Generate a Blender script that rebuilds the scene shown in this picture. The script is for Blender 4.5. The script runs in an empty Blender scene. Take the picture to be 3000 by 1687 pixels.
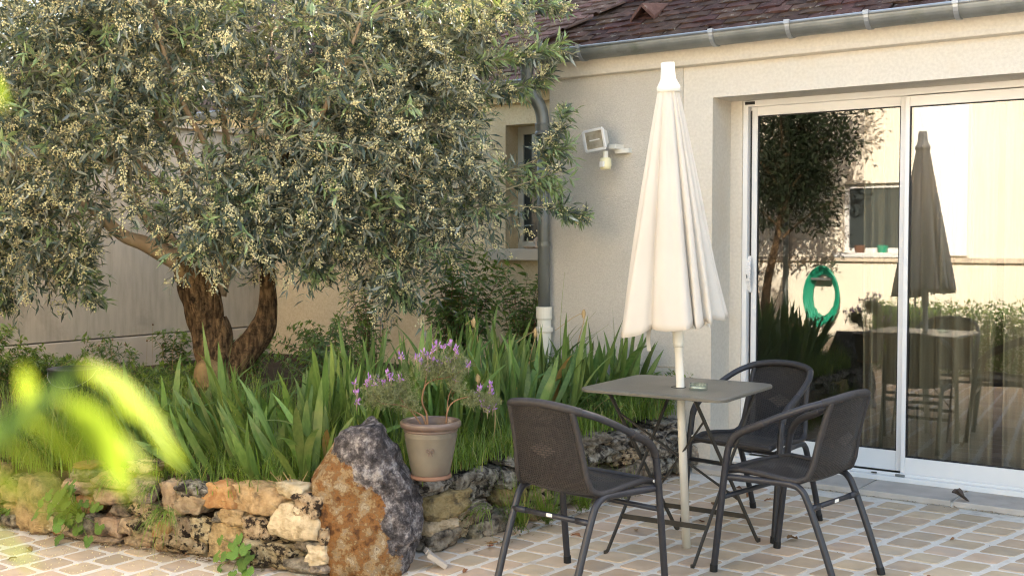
import bpy, bmesh, math, random
import numpy as np
from mathutils import Vector, Matrix, noise
random.seed(7); rng = np.random.default_rng(11)
R = math.radians
sc = bpy.context.scene
COL = sc.collection

# ------------------------------------------------------------------ camera
cam_d = bpy.data.cameras.new('camera'); cam = bpy.data.objects.new('camera', cam_d); COL.objects.link(cam)
cam.location = (0, 0, 1.37)
cam.rotation_euler = (R(90 - 2.403), 0, R(35.9))
cam_d.sensor_width = 36.0; cam_d.lens = 39.6
cam_d.clip_start = 0.02; cam_d.clip_end = 500
cam_d.dof.use_dof = True; cam_d.dof.focus_distance = 5.3; cam_d.dof.aperture_fstop = 5.6
sc.camera = cam

# ------------------------------------------------------------------ sky, sun, exposure
SUN_E, SUN_A = 25.0, -16.0            # elevation, azimuth from +Y towards -X
w = bpy.data.worlds.new('World'); sc.world = w; w.use_nodes = True
nt = w.node_tree; bg = nt.nodes['Background']
sky = nt.nodes.new('ShaderNodeTexSky'); sky.sky_type = 'NISHITA'; sky.sun_disc = False
sky.sun_elevation = R(SUN_E); sky.sun_rotation = R(-SUN_A); sky.dust_density = 3.0; sky.ozone_density = 0.6
tint = nt.nodes.new('ShaderNodeMix'); tint.data_type = 'RGBA'; tint.blend_type = 'MULTIPLY'
tint.inputs['Factor'].default_value = 1.0; tint.inputs['B'].default_value = (1.0, 0.91, 0.815, 1)
nt.links.new(sky.outputs['Color'], tint.inputs['A']); nt.links.new(tint.outputs['Result'], bg.inputs['Color'])
bg.inputs['Strength'].default_value = 0.15
sun_d = bpy.data.lights.new('sun', 'SUN'); sun = bpy.data.objects.new('sun', sun_d); COL.objects.link(sun)
sun_d.energy = 4.0; sun_d.angle = R(0.6); sun_d.color = (1.0, 0.91, 0.77)
sdir = Vector((-math.sin(R(SUN_A)) * math.cos(R(SUN_E)), math.cos(R(SUN_A)) * math.cos(R(SUN_E)), math.sin(R(SUN_E))))
sun.rotation_euler = sdir.to_track_quat('Z', 'Y').to_euler()
sun.location = (0, 0, 12)
sc.view_settings.view_transform = 'Standard'; sc.view_settings.look = 'None'
sc.view_settings.gamma = 1.0; sc.view_settings.exposure = 2.78
sc.render.engine = 'CYCLES'
sc.cycles.max_bounces = 8; sc.cycles.diffuse_bounces = 4; sc.cycles.transparent_max_bounces = 16
sc.cycles.caustics_reflective = False; sc.cycles.caustics_refractive = False
sc.cycles.filter_width = 1.15; sc.cycles.use_denoising = True; sc.cycles.sample_clamp_indirect = 6.0

# ------------------------------------------------------------------ helpers
ORG = {}
def org(p): return ORG.get(p.name, Vector((0, 0, 0))) if p else Vector((0, 0, 0))
def tag(o, label=None, cat=None, group=None, kind=None):
    if label: o['label'] = label
    if cat: o['category'] = cat
    if group: o['group'] = group
    if kind: o['kind'] = kind
    return o
def thing(name, loc, label, cat, group=None, kind=None):
    o = bpy.data.objects.new(name, None); COL.objects.link(o); o.location = loc
    o.empty_display_size = 0.1; ORG[o.name] = Vector(loc)
    return tag(o, label, cat, group, kind)
def link(name, me, parent=None, o=None):
    ob = bpy.data.objects.new(name, me); COL.objects.link(ob)
    if parent: ob.parent = parent
    ORG[ob.name] = (o if o is not None else org(parent)).copy()
    return ob
class MB:
    def __init__(s): s.v = []; s.f = []; s.uv = None
    def add(s, vs, fs):
        b = len(s.v); s.v += [tuple(p) for p in vs]; s.f += [tuple(i + b for i in f) for f in fs]; return s
    def box(s, a, b):
        (x0, y0, z0), (x1, y1, z1) = a, b
        return s.add([(x0, y0, z0), (x1, y0, z0), (x1, y1, z0), (x0, y1, z0), (x0, y0, z1), (x1, y0, z1), (x1, y1, z1), (x0, y1, z1)],
                     [(0, 3, 2, 1), (4, 5, 6, 7), (0, 1, 5, 4), (1, 2, 6, 5), (2, 3, 7, 6), (3, 0, 4, 7)])
    def cbox(s, c, d, rz=0, m=None):
        x, y, z = [k / 2 for k in d]
        M = m if m is not None else Matrix.Translation(c) @ Matrix.Rotation(rz, 4, 'Z')
        P = [M @ Vector(p) for p in [(-x, -y, -z), (x, -y, -z), (x, y, -z), (-x, y, -z), (-x, -y, z), (x, -y, z), (x, y, z), (-x, y, z)]]
        return s.add(P, [(0, 3, 2, 1), (4, 5, 6, 7), (0, 1, 5, 4), (1, 2, 6, 5), (2, 3, 7, 6), (3, 0, 4, 7)])
    def tube(s, pts, r, n=8, cap=True, flat=None):
        pts = [Vector(p) for p in pts]; m = len(pts)
        rs = r if isinstance(r, (list, tuple, np.ndarray)) else [r] * m
        t0 = (pts[1] - pts[0]).normalized()
        up = Vector((0, 0, 1)) if abs(t0.z) < 0.9 else Vector((1, 0, 0))
        a = t0.cross(up).normalized(); vs = []
        for i, p in enumerate(pts):
            t = (pts[min(i + 1, m - 1)] - pts[max(i - 1, 0)]).normalized()
            a = (a - t * a.dot(t)); a = a.normalized() if a.length > 1e-6 else t.orthogonal().normalized()
            b = t.cross(a)
            for k in range(n):
                th = 2 * math.pi * k / n
                rr = rs[i](th, p) if callable(rs[i]) else rs[i]
                vs.append(p + (a * math.cos(th) + b * math.sin(th)) * rr)
        fs = [(i * n + k, i * n + (k + 1) % n, (i + 1) * n + (k + 1) % n, (i + 1) * n + k) for i in range(m - 1) for k in range(n)]
        if cap: fs += [tuple(range(n - 1, -1, -1)), tuple(range((m - 1) * n, m * n))]
        return s.add(vs, fs)
    def lathe(s, prof, c=(0, 0, 0), n=28):
        vs = [(c[0] + r * math.cos(2 * math.pi * k / n), c[1] + r * math.sin(2 * math.pi * k / n), c[2] + z) for r, z in prof for k in range(n)]
        fs = [(i * n + k, i * n + (k + 1) % n, (i + 1) * n + (k + 1) % n, (i + 1) * n + k) for i in range(len(prof) - 1) for k in range(n)]
        return s.add(vs, fs)
    def bar(s, a, b, wd, th, side=None):
        a, b = Vector(a), Vector(b); t = (b - a).normalized()
        u = Vector(side) if side else (Vector((0, 0, 1)) if abs(t.z) < .9 else Vector((1, 0, 0)))
        u = (u - t * u.dot(t)).normalized(); v = t.cross(u)
        P = []
        for q in (a, b):
            for i, j in ((-1, -1), (1, -1), (1, 1), (-1, 1)): P.append(q + u * (i * wd / 2) + v * (j * th / 2))
        return s.add(P, [(0, 3, 2, 1), (4, 5, 6, 7), (0, 1, 5, 4), (1, 2, 6, 5), (2, 3, 7, 6), (3, 0, 4, 7)])
    def mesh(s, name, o=Vector((0, 0, 0)), smooth=False):
        me = bpy.data.meshes.new(name)
        me.from_pydata([(x - o[0], y - o[1], z - o[2]) for x, y, z in s.v], [], s.f); me.update()
        if smooth: me.polygons.foreach_set('use_smooth', [True] * len(me.polygons))
        return me
    def build(s, name, mat, parent=None, smooth=False, bevel=0, o=None):
        oo = Vector(o) if o is not None else org(parent)
        me = s.mesh(name, oo, smooth); me.materials.append(mat)
        ob = link(name, me, parent, oo)
        if parent is None and o is not None: ob.location = oo
        if bevel:
            b = ob.modifiers.new('bevel', 'BEVEL'); b.width = bevel; b.segments = 2; b.limit_method = 'ANGLE'
        return ob
def npmesh(name, V, F, mat, parent=None, smooth=False, attr=None):
    """V (n,3) world coordinates, F (m,k) indices"""
    o = org(parent); V = np.asarray(V, dtype=np.float32) - np.array(o, dtype=np.float32); F = np.asarray(F, dtype=np.int32)
    me = bpy.data.meshes.new(name); k = F.shape[1]
    me.vertices.add(len(V)); me.vertices.foreach_set('co', V.ravel())
    me.loops.add(F.size); me.loops.foreach_set('vertex_index', F.ravel())
    me.polygons.add(len(F)); me.polygons.foreach_set('loop_start', np.arange(0, F.size, k, dtype=np.int32))
    if smooth: me.polygons.foreach_set('use_smooth', np.ones(len(F), dtype=bool))
    me.update(calc_edges=True)
    if attr is not None:
        a = me.attributes.new('tint', 'FLOAT', 'POINT'); a.data.foreach_set('value', np.asarray(attr, dtype=np.float32))
    me.materials.append(mat)
    ob = link(name, me, parent); return ob
def nrm(a): return a / np.maximum(np.linalg.norm(a, axis=-1, keepdims=True), 1e-9)
def leaf_arrays(P, D, N, L, W, fold=.25, bend=.15):
    """folded lance leaves: 5 vertices, 4 triangles each"""
    S = nrm(np.cross(D, N)); N2 = nrm(np.cross(S, D)); L = L[:, None]; W = W[:, None]
    mid = P + D * L * .48
    V = np.stack([P, mid - S * W * .5 + N2 * W * fold, mid - N2 * W * .0, mid + S * W * .5 + N2 * W * fold, P + D * L - N2 * L * bend], 1).reshape(-1, 3)
    b = np.arange(len(P))[:, None, None] * 5
    F = (np.array([[0, 3, 2], [0, 2, 1], [2, 3, 4], [1, 2, 4]])[None] + b).reshape(-1, 3)
    return V, F
def spline(pts, n=8):
    P = [Vector(p) for p in pts]; out = []
    for i in range(len(P) - 1):
        p0, p1, p2, p3 = P[max(i - 1, 0)], P[i], P[i + 1], P[min(i + 2, len(P) - 1)]
        for k in range(n):
            t = k / n
            out.append(.5 * ((2 * p1) + (p2 - p0) * t + (2 * p0 - 5 * p1 + 4 * p2 - p3) * t * t + (3 * p1 - p0 - 3 * p2 + p3) * t ** 3))
    return out + [P[-1]]

# ------------------------------------------------------------------ materials
def mat(name, c1, c2=None, scale=6, rough=.8, bump=0., bscale=80, spec=.3, metal=0., rnd=0., island=False, detail=4,
        c3=None, s3=2., t3=(.55, .7), trans=0., coat=0., stretch=None, bdist=.01):
    m = bpy.data.materials.new(name); m.use_nodes = True; n = m.node_tree.nodes; l = m.node_tree.links
    b = n['Principled BSDF']; b.inputs['Roughness'].default_value = rough; b.inputs['Specular IOR Level'].default_value = spec
    b.inputs['Metallic'].default_value = metal; b.inputs['Coat Weight'].default_value = coat
    tc = n.new('ShaderNodeTexCoord'); oi = n.new('ShaderNodeObjectInfo')
    off = n.new('ShaderNodeVectorMath'); off.operation = 'ADD'
    mul = n.new('ShaderNodeVectorMath'); mul.operation = 'SCALE'; mul.inputs['Scale'].default_value = 37.0
    cmb = n.new('ShaderNodeCombineXYZ')
    for k in 'XYZ': l.new(oi.outputs['Random'], cmb.inputs[k])
    l.new(cmb.outputs[0], mul.inputs[0]); l.new(mul.outputs[0], off.inputs[1]); l.new(tc.outputs['Object'], off.inputs[0])
    vec = off.outputs[0]
    if stretch:
        mp = n.new('ShaderNodeMapping'); mp.inputs['Scale'].default_value = stretch; l.new(vec, mp.inputs['Vector']); vec2 = mp.outputs[0]
    else: vec2 = vec
    col = None
    if c2 is not None:
        t = n.new('ShaderNodeTexNoise'); t.inputs['Scale'].default_value = scale; t.inputs['Detail'].default_value = detail; l.new(vec2, t.inputs['Vector'])
        r = n.new('ShaderNodeMapRange'); r.inputs[1].default_value = .35; r.inputs[2].default_value = .65; l.new(t.outputs['Fac'], r.inputs[0])
        x = n.new('ShaderNodeMix'); x.data_type = 'RGBA'; x.inputs['A'].default_value = (*c1, 1); x.inputs['B'].default_value = (*c2, 1)
        l.new(r.outputs[0], x.inputs['Factor']); col = x.outputs['Result']
    if c3 is not None:
        t = n.new('ShaderNodeTexNoise'); t.inputs['Scale'].default_value = s3; t.inputs['Detail'].default_value = 6; t.inputs['Roughness'].default_value = .65; l.new(vec, t.inputs['Vector'])
        r = n.new('ShaderNodeMapRange'); r.inputs[1].default_value = t3[0]; r.inputs[2].default_value = t3[1]; l.new(t.outputs['Fac'], r.inputs[0])
        x = n.new('ShaderNodeMix'); x.data_type = 'RGBA'; x.inputs['B'].default_value = (*c3, 1)
        if col: l.new(col, x.inputs['A'])
        else: x.inputs['A'].default_value = (*c1, 1)
        l.new(r.outputs[0], x.inputs['Factor']); col = x.outputs['Result']
    if rnd:
        h = n.new('ShaderNodeHueSaturation'); src = oi.outputs['Random']
        if island: g = n.new('ShaderNodeNewGeometry'); src = g.outputs['Random Per Island']
        r = n.new('ShaderNodeMapRange'); r.inputs[3].default_value = 1 - rnd; r.inputs[4].default_value = 1 + rnd; l.new(src, r.inputs[0]); l.new(r.outputs[0], h.inputs['Value'])
        r2 = n.new('ShaderNodeMapRange'); r2.inputs[3].default_value = .5 - rnd * .06; r2.inputs[4].default_value = .5 + rnd * .06
        w2 = n.new('ShaderNodeMath'); w2.operation = 'FRACT'; w3 = n.new('ShaderNodeMath'); w3.operation = 'MULTIPLY'; w3.inputs[1].default_value = 7.31
        l.new(src, w3.inputs[0]); l.new(w3.outputs[0], w2.inputs[0]); l.new(w2.outputs[0], r2.inputs[0]); l.new(r2.outputs[0], h.inputs['Hue'])
        if col: l.new(col, h.inputs['Color'])
        else: h.inputs['Color'].default_value = (*c1, 1)
        col = h.outputs['Color']
    if col: l.new(col, b.inputs['Base Color'])
    else: b.inputs['Base Color'].default_value = (*c1, 1)
    if bump:
        t = n.new('ShaderNodeTexNoise'); t.inputs['Scale'].default_value = bscale; t.inputs['Detail'].default_value = 6; t.inputs['Roughness'].default_value = .6; l.new(vec, t.inputs['Vector'])
        bp = n.new('ShaderNodeBump'); bp.inputs['Strength'].default_value = bump; bp.inputs['Distance'].default_value = bdist
        l.new(t.outputs['Fac'], bp.inputs['Height']); l.new(bp.outputs[0], b.inputs['Normal'])
    if trans:
        tr = n.new('ShaderNodeBsdfTranslucent'); mx = n.new('ShaderNodeMixShader'); mx.inputs[0].default_value = trans
        if col: l.new(col, tr.inputs['Color'])
        else: tr.inputs['Color'].default_value = (*c1, 1)
        l.new(b.outputs[0], mx.inputs[1]); l.new(tr.outputs[0], mx.inputs[2]); l.new(mx.outputs[0], n['Material Output'].inputs['Surface'])
    return m
def leaf_mat(name, top, under, young=None, trans=.25, rnd=.25, rough=.5, spec=.35):
    m = mat(name, top, rough=rough, spec=spec); n = m.node_tree.nodes; l = m.node_tree.links; b = n['Principled BSDF']
    g = n.new('ShaderNodeNewGeometry')
    x = n.new('ShaderNodeMix'); x.data_type = 'RGBA'; x.inputs['A'].default_value = (*top, 1); x.inputs['B'].default_value = (*under, 1)
    l.new(g.outputs['Backfacing'], x.inputs['Factor']); col = x.outputs['Result']
    if young:
        a = n.new('ShaderNodeAttribute'); a.attribute_name = 'tint'
        y = n.new('ShaderNodeMix'); y.data_type = 'RGBA'; y.inputs['B'].default_value = (*young, 1); l.new(col, y.inputs['A']); l.new(a.outputs['Fac'], y.inputs['Factor']); col = y.outputs['Result']
    h = n.new('ShaderNodeHueSaturation'); r = n.new('ShaderNodeMapRange'); r.inputs[3].default_value = 1 - rnd; r.inputs[4].default_value = 1 + rnd
    l.new(g.outputs['Random Per Island'], r.inputs[0]); l.new(r.outputs[0], h.inputs['Value']); l.new(col, h.inputs['Color']); col = h.outputs['Color']
    l.new(col, b.inputs['Base Color'])
    tr = n.new('ShaderNodeBsdfTranslucent'); mx = n.new('ShaderNodeMixShader'); mx.inputs[0].default_value = trans
    br = n.new('ShaderNodeMix'); br.data_type = 'RGBA'; br.blend_type = 'MULTIPLY'; br.inputs['Factor'].default_value = 1; br.inputs['B'].default_value = (1.7, 1.6, .5, 1)
    l.new(col, br.inputs['A']); l.new(br.outputs['Result'], tr.inputs['Color'])
    l.new(b.outputs[0], mx.inputs[1]); l.new(tr.outputs[0], mx.inputs[2]); l.new(mx.outputs[0], n['Material Output'].inputs['Surface'])
    return m

MT = {}
MT['render'] = mat('cream_roughcast', (.485, .45, .385), (.565, .525, .46), 120, .95, .8, 110, .1, c3=(.50, .45, .37), s3=1.1, t3=(.5, .8), bdist=.008, detail=3)
MT['smooth'] = mat('cream_smooth_render', (.56, .515, .44), (.62, .575, .495), 60, .92, .3, 160, .1, c3=(.58, .50, .38), s3=1.6, t3=(.55, .8), bdist=.004)
MT['ochre'] = mat('ochre_render', (.70, .55, .335), (.80, .655, .43), 70, .95, .5, 130, .1, c3=(.50, .38, .22), s3=.8, t3=(.55, .75), bdist=.005)
MT['greywall'] = mat('weathered_garden_wall_render', (.47, .415, .32), (.56, .495, .39), 9, .95, .6, 120, .1, c3=(.30, .25, .19), s3=1.1, t3=(.52, .72), stretch=(3, 3, .5), bdist=.005)
MT['plinth'] = mat('plinth_render', (.56, .475, .37), (.64, .55, .43), 2., .95, .3, 120, .1, c3=(.33, .28, .22), s3=1.6, t3=(.52, .75), bdist=.005)
MT['facade'] = mat('sunlit_facade_render', (.78, .70, .57), (.84, .76, .62), 1.2, .95, .3, 90, .1, bdist=.006)
MT['white'] = mat('white_lacquered_frame', (.70, .69, .67), (.74, .73, .71), 3, .35, 0, spec=.5)
MT['cream_pvc'] = mat('cream_plastic_pipe', (.68, .65, .55), (.74, .70, .60), 8, .45)
MT['shutter'] = mat('white_painted_shutter', (.86, .84, .80), rough=.5)
MT['zinc'] = mat('weathered_zinc', (.15, .16, .155), (.23, .24, .23), 5, .48, .1, 60, .5, .45, c3=(.15, .16, .14), s3=7, t3=(.5, .65), stretch=(1, 1, .4))
MT['zinc_light'] = mat('bright_zinc_bead', (.34, .36, .38), (.28, .30, .32), 9, .4, metal=.5)
MT['tile'] = mat('brown_clay_tile', (.040, .022, .017), (.070, .037, .027), 20, .9, .6, 60, .15, rnd=.38, c3=(.22, .20, .16), s3=22, t3=(.60, .70))
MT['tile_joined'] = mat('brown_clay_tile_far', (.040, .022, .017), (.070, .037, .027), 20, .9, .6, 60, .15, rnd=.38, island=True, c3=(.22, .20, .16), s3=22, t3=(.60, .70))
MT['tile_light'] = mat('paler_clay_tile', (.095, .054, .040), (.14, .082, .060), 20, .9, .5, 60, .15, rnd=.32, c3=(.30, .26, .21), s3=20, t3=(.60, .72))
MT['paver'] = mat('sandstone_paver', (.455, .345, .235), (.53, .415, .295), 9, .9, .45, 130, .15, rnd=.15, c3=(.40, .335, .27), s3=5, t3=(.52, .72), bdist=.004)
MT['paver_joined'] = mat('sandstone_paver_far', (.45, .335, .225), (.52, .40, .28), 9, .9, .35, 130, .15, rnd=.17, island=True, c3=(.36, .31, .26), s3=5, t3=(.52, .72), bdist=.004)
MT['mortar'] = mat('pale_mortar', (.66, .62, .55), (.74, .70, .63), 30, .95, .7, 190, .1, c3=(.48, .42, .35), s3=6, t3=(.58, .75))
MT['slab'] = mat('grey_stone_slab', (.42, .375, .325), (.49, .44, .385), 9, .85, .25, 150, .2, rnd=.05, c3=(.36, .31, .26), s3=4, t3=(.55, .75))
MT['soil'] = mat('dark_soil', (.055, .038, .024), (.09, .062, .04), 20, .95, .8, 60, .1)
MT['ground'] = mat('bare_ground', (.34, .28, .20), (.42, .35, .25), 3, .95, .5, 40, .1)
STONE = [
    mat('stone_sand', (0.366, 0.256, 0.124), (0.537, 0.399, 0.211), 30, .95, 1., 45, .15, rnd=.22, c3=(.075, .062, .05), s3=17, t3=(.50, .74), bdist=.03, detail=8),
    mat('stone_grey', (0.244, 0.196, 0.140), (0.439, 0.375, 0.275), 34, .95, 1., 48, .15, rnd=.22, c3=(.055, .048, .042), s3=19, t3=(.47, .66), bdist=.03, detail=8),
    mat('stone_pink', (0.329, 0.226, 0.151), (0.488, 0.363, 0.243), 26, .95, 1., 48, .15, rnd=.2, c3=(.10, .085, .078), s3=15, t3=(.50, .74), bdist=.025, detail=8),
    mat('stone_holey', (0.329, 0.238, 0.135), (0.561, 0.452, 0.286), 40, .95, 1., 34, .15, rnd=.2, c3=(.040, .030, .022), s3=26, t3=(.50, .57), bdist=.05, detail=8),
    mat('stone_pale', (0.488, 0.381, 0.238), (0.683, 0.571, 0.394), 24, .95, 1., 48, .15, rnd=.12, c3=(0.195, 0.143, 0.081), s3=16, t3=(.52, .74), bdist=.025, detail=8),
    mat('stone_red', (0.299, 0.137, 0.059), (0.439, 0.256, 0.124), 24, .9, .9, 44, .2, rnd=.18, c3=(0.390, 0.309, 0.194), s3=12, t3=(.55, .68), bdist=.025, detail=8),
    mat('stone_lichen_grey', (0.207, 0.173, 0.130), (0.537, 0.494, 0.410), 28, .95, 1., 40, .15, rnd=.18, c3=(.040, .034, .030), s3=21, t3=(.46, .60), bdist=.04, detail=8)]
MT['frame'] = mat('anthracite_tube', (.019, .0195, .024), (.026, .026, .031), 30, .40, .1, 300, .42)
MT['wrap'] = mat('anthracite_wrapping', (.021, .019, .020), (.033, .029, .028), 60, .48, .25, 400, .4)
MT['foot'] = mat('black_rubber', (.012, .012, .012), rough=.6)
MT['label'] = mat('paper_sticker', (.75, .74, .68), rough=.6)
MT['table'] = mat('taupe_lacquered_steel', (.098, .090, .070), (.120, .110, .086), 7, .36, .12, 220, .5, c3=(.15, .14, .115), s3=9, t3=(.6, .75))
MT['iron'] = mat('brown_lacquered_iron', (.030, .025, .018), (.046, .039, .028), 20, .5, .2, 120, .4)
MT['pole'] = mat('cream_lacquered_pole', (.64, .60, .51), (.68, .64, .55), 6, .4)
MT['canvas'] = mat('ecru_canvas', (.66, .605, .525), (.70, .65, .57), 3, .9, .12, 500, .1, trans=.25, c3=(.60, .53, .44), s3=3, t3=(.55, .8))
MT['plastic'] = mat('cream_white_plastic', (.68, .66, .59), rough=.45)
MT['yellowed'] = mat('yellowed_plastic', (.72, .66, .42), rough=.5)
MT['lampglass'] = mat('floodlight_reflector', (.50, .42, .30), (.72, .66, .54), 24, .25, .3, 30, .6, .5)
MT['glaze'] = mat('taupe_glazed_pottery', (.135, .118, .088), (.175, .152, .115), 9, .40, .08, 90, .45, c3=(.125, .092, .072), s3=4, t3=(.5, .7))
MT['glaze_rim'] = mat('brown_glazed_rim', (.095, .062, .050), (.15, .11, .085), 12, .36, spec=.5)
MT['terracotta'] = mat('terracotta', (.175, .092, .060), (.22, .125, .085), 10, .85)
MT['bark'] = mat('olive_bark', (.062, .038, .021), (.26, .165, .085), 30, .95, 1., 34, .15, c3=(.030, .020, .013), s3=15, t3=(.49, .64), stretch=(1.8, 1.8, .35), bdist=.06, detail=8)
MT['limb'] = mat('smooth_olive_limb', (.34, .245, .155), (.42, .315, .21), 9, .9, .4, 60, .15, c3=(.22, .15, .09), s3=5, t3=(.55, .72))
MT['burl'] = mat('olive_burl', (.20, .135, .065), (.30, .205, .10), 16, .9, .9, 40, .15, c3=(.06, .04, .024), s3=10, t3=(.52, .66))
MT['twig'] = mat('olive_twig', (.24, .215, .14), (.32, .28, .18), 8, .85)
MT['olive'] = leaf_mat('olive_leaf', (.058, .080, .056), (.235, .260, .225), (.21, .29, .125), .16, .40, .42, .5)
MT['blossom'] = mat('olive_blossom', (.70, .63, .33), (.78, .73, .46), 50, .8, rnd=.18, island=True, trans=.2)
MT['iris'] = mat('iris_leaf', (.085, .150, .030), (.145, .220, .050), 5, .5, .2, 120, .35, rnd=.30, trans=.22, stretch=(8, 8, 1), c3=(.22, .24, .075), s3=3, t3=(.54, .76))
MT['iris_dry'] = mat('withered_iris_leaf', (.42, .30, .10), (.36, .20, .06), 6, .8, trans=.2)
MT['grass'] = leaf_mat('grass_blade', (.135, .215, .036), (.15, .225, .045), (.32, .29, .12), .35, .35)
MT['shrub'] = leaf_mat('shrub_leaf', (.095, .165, .048), (.14, .205, .075), (.19, .28, .07), .32, .3)
MT['stem_red'] = mat('reddish_stem', (.20, .075, .06), (.24, .11, .075), 8, .8)
MT['herb'] = leaf_mat('herb_leaf', (.070, .130, .028), (.10, .165, .050), (.2, .28, .06), .3, .3)
MT['lav_wood'] = mat('lavender_wood', (.17, .085, .045), (.25, .15, .085), 20, .9, .5, 80)
MT['lav_leaf'] = leaf_mat('lavender_leaf', (.145, .165, .075), (.19, .21, .11), None, .2, .3)
MT['lav_flower'] = mat('lavender_flower', (.30, .13, .42), (.44, .26, .56), 60, .8, rnd=.25, island=True, trans=.2)
MT['lav_spike'] = mat('lavender_spike', (.28, .18, .16), (.22, .20, .12), 50, .85)
MT['lobed'] = mat('lobed_weed_leaf', (.105, .195, .034), (.15, .255, .05), 12, .6, .3, 60, .3, rnd=.22, trans=.3)
MT['bright'] = mat('young_shrub_leaf', (.165, .235, .016), (.21, .265, .02), 8, .6, spec=.2, trans=.5, rnd=.12)
MT['deadleaf'] = mat('dead_leaf', (.17, .075, .03), (.28, .15, .06), 18, .85, .5, 60, rnd=.35)
MT['straw'] = mat('dry_straw', (.46, .34, .17), (.40, .27, .12), 12, .9)
MT['debris'] = mat('dry_debris', (.14, .09, .05), (.26, .18, .09), 20, .9, rnd=.4, island=True)
MT['petal'] = mat('fallen_blossom', (.72, .62, .36), rough=.8, rnd=.15, island=True)
MT['curtain'] = mat('taupe_curtain', (.50, .40, .27), (.56, .46, .32), 4, .95, .1, 300, .05, trans=.3, stretch=(14, 14, 1))
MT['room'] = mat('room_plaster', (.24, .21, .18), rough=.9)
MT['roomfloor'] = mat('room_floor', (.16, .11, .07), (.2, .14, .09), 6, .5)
MT['hose'] = mat('green_hose', (.010, .30, .17), rough=.4, spec=.5)
MT['dark'] = mat('dark_gasket', (.012, .012, .013), rough=.5)
MT['bucket'] = mat('dark_bucket', (.02, .023, .03), rough=.45)
MT['shell'] = mat('sea_shell', (.66, .54, .42), (.55, .38, .26), 30, .6, .4, 60)
MT['winpane'] = mat('dark_window_pane', (.05, .06, .06), rough=.08, spec=.6)
MT['rock'] = mat('boulder', (.40, .22, .075), (.30, .155, .055), 7, .85, .9, 34, .2, bdist=.03)

# boulder: rusty front, pale and dark lichen crust on the top and right flank (mask in object space)
def rock_material():
    m = MT['rock']; n = m.node_tree.nodes; l = m.node_tree.links; b = n['Principled BSDF']
    tc = n.new('ShaderNodeTexCoord')
    def nz(s, d=8, r=.65):
        t = n.new('ShaderNodeTexNoise'); t.inputs['Scale'].default_value = s; t.inputs['Detail'].default_value = d; t.inputs['Roughness'].default_value = r; l.new(tc.outputs['Object'], t.inputs['Vector']); return t.outputs['Fac']
    def ramp(src, stops):
        r = n.new('ShaderNodeValToRGB'); e = r.color_ramp.elements
        while len(e) > 1: e.remove(e[-1])
        e[0].position, e[0].color = stops[0][0], (*stops[0][1], 1)
        for p, c in stops[1:]: k = e.new(p); k.color = (*c, 1)
        l.new(src, r.inputs[0]); return r.outputs[0]
    rust = ramp(nz(12, 12, .72), [(.34, (.045, .024, .014)), (.42, (.135, .060, .022)), (.465, (.24, .115, .036)), (.50, (.15, .085, .042)), (.535, (.33, .225, .11)), (.57, (.21, .155, .10)), (.61, (.40, .33, .225)), (.67, (.12, .085, .055))])
    crust = ramp(nz(15, 14, .78), [(.36, (.016, .014, .014)), (.46, (.055, .049, .050)), (.53, (.15, .135, .135)), (.60, (.36, .335, .32)), (.68, (.14, .10, .065))])
    sep = n.new('ShaderNodeSeparateXYZ'); l.new(tc.outputs['Object'], sep.inputs[0])
    at = n.new('ShaderNodeAttribute'); at.attribute_name = 'tint'
    ad = n.new('ShaderNodeMath'); ad.operation = 'MULTIPLY_ADD'; l.new(nz(9, 10, .7), ad.inputs[0]); ad.inputs[1].default_value = 1.9; l.new(at.outputs['Fac'], ad.inputs[2])
    mr = n.new('ShaderNodeMapRange'); mr.inputs[1].default_value = 1.36; mr.inputs[2].default_value = 1.46; l.new(ad.outputs[0], mr.inputs[0])
    x = n.new('ShaderNodeMix'); x.data_type = 'RGBA'; l.new(rust, x.inputs['A']); l.new(crust, x.inputs['B']); l.new(mr.outputs[0], x.inputs['Factor'])
    l.new(x.outputs['Result'], b.inputs['Base Color'])
rock_material()

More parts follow.
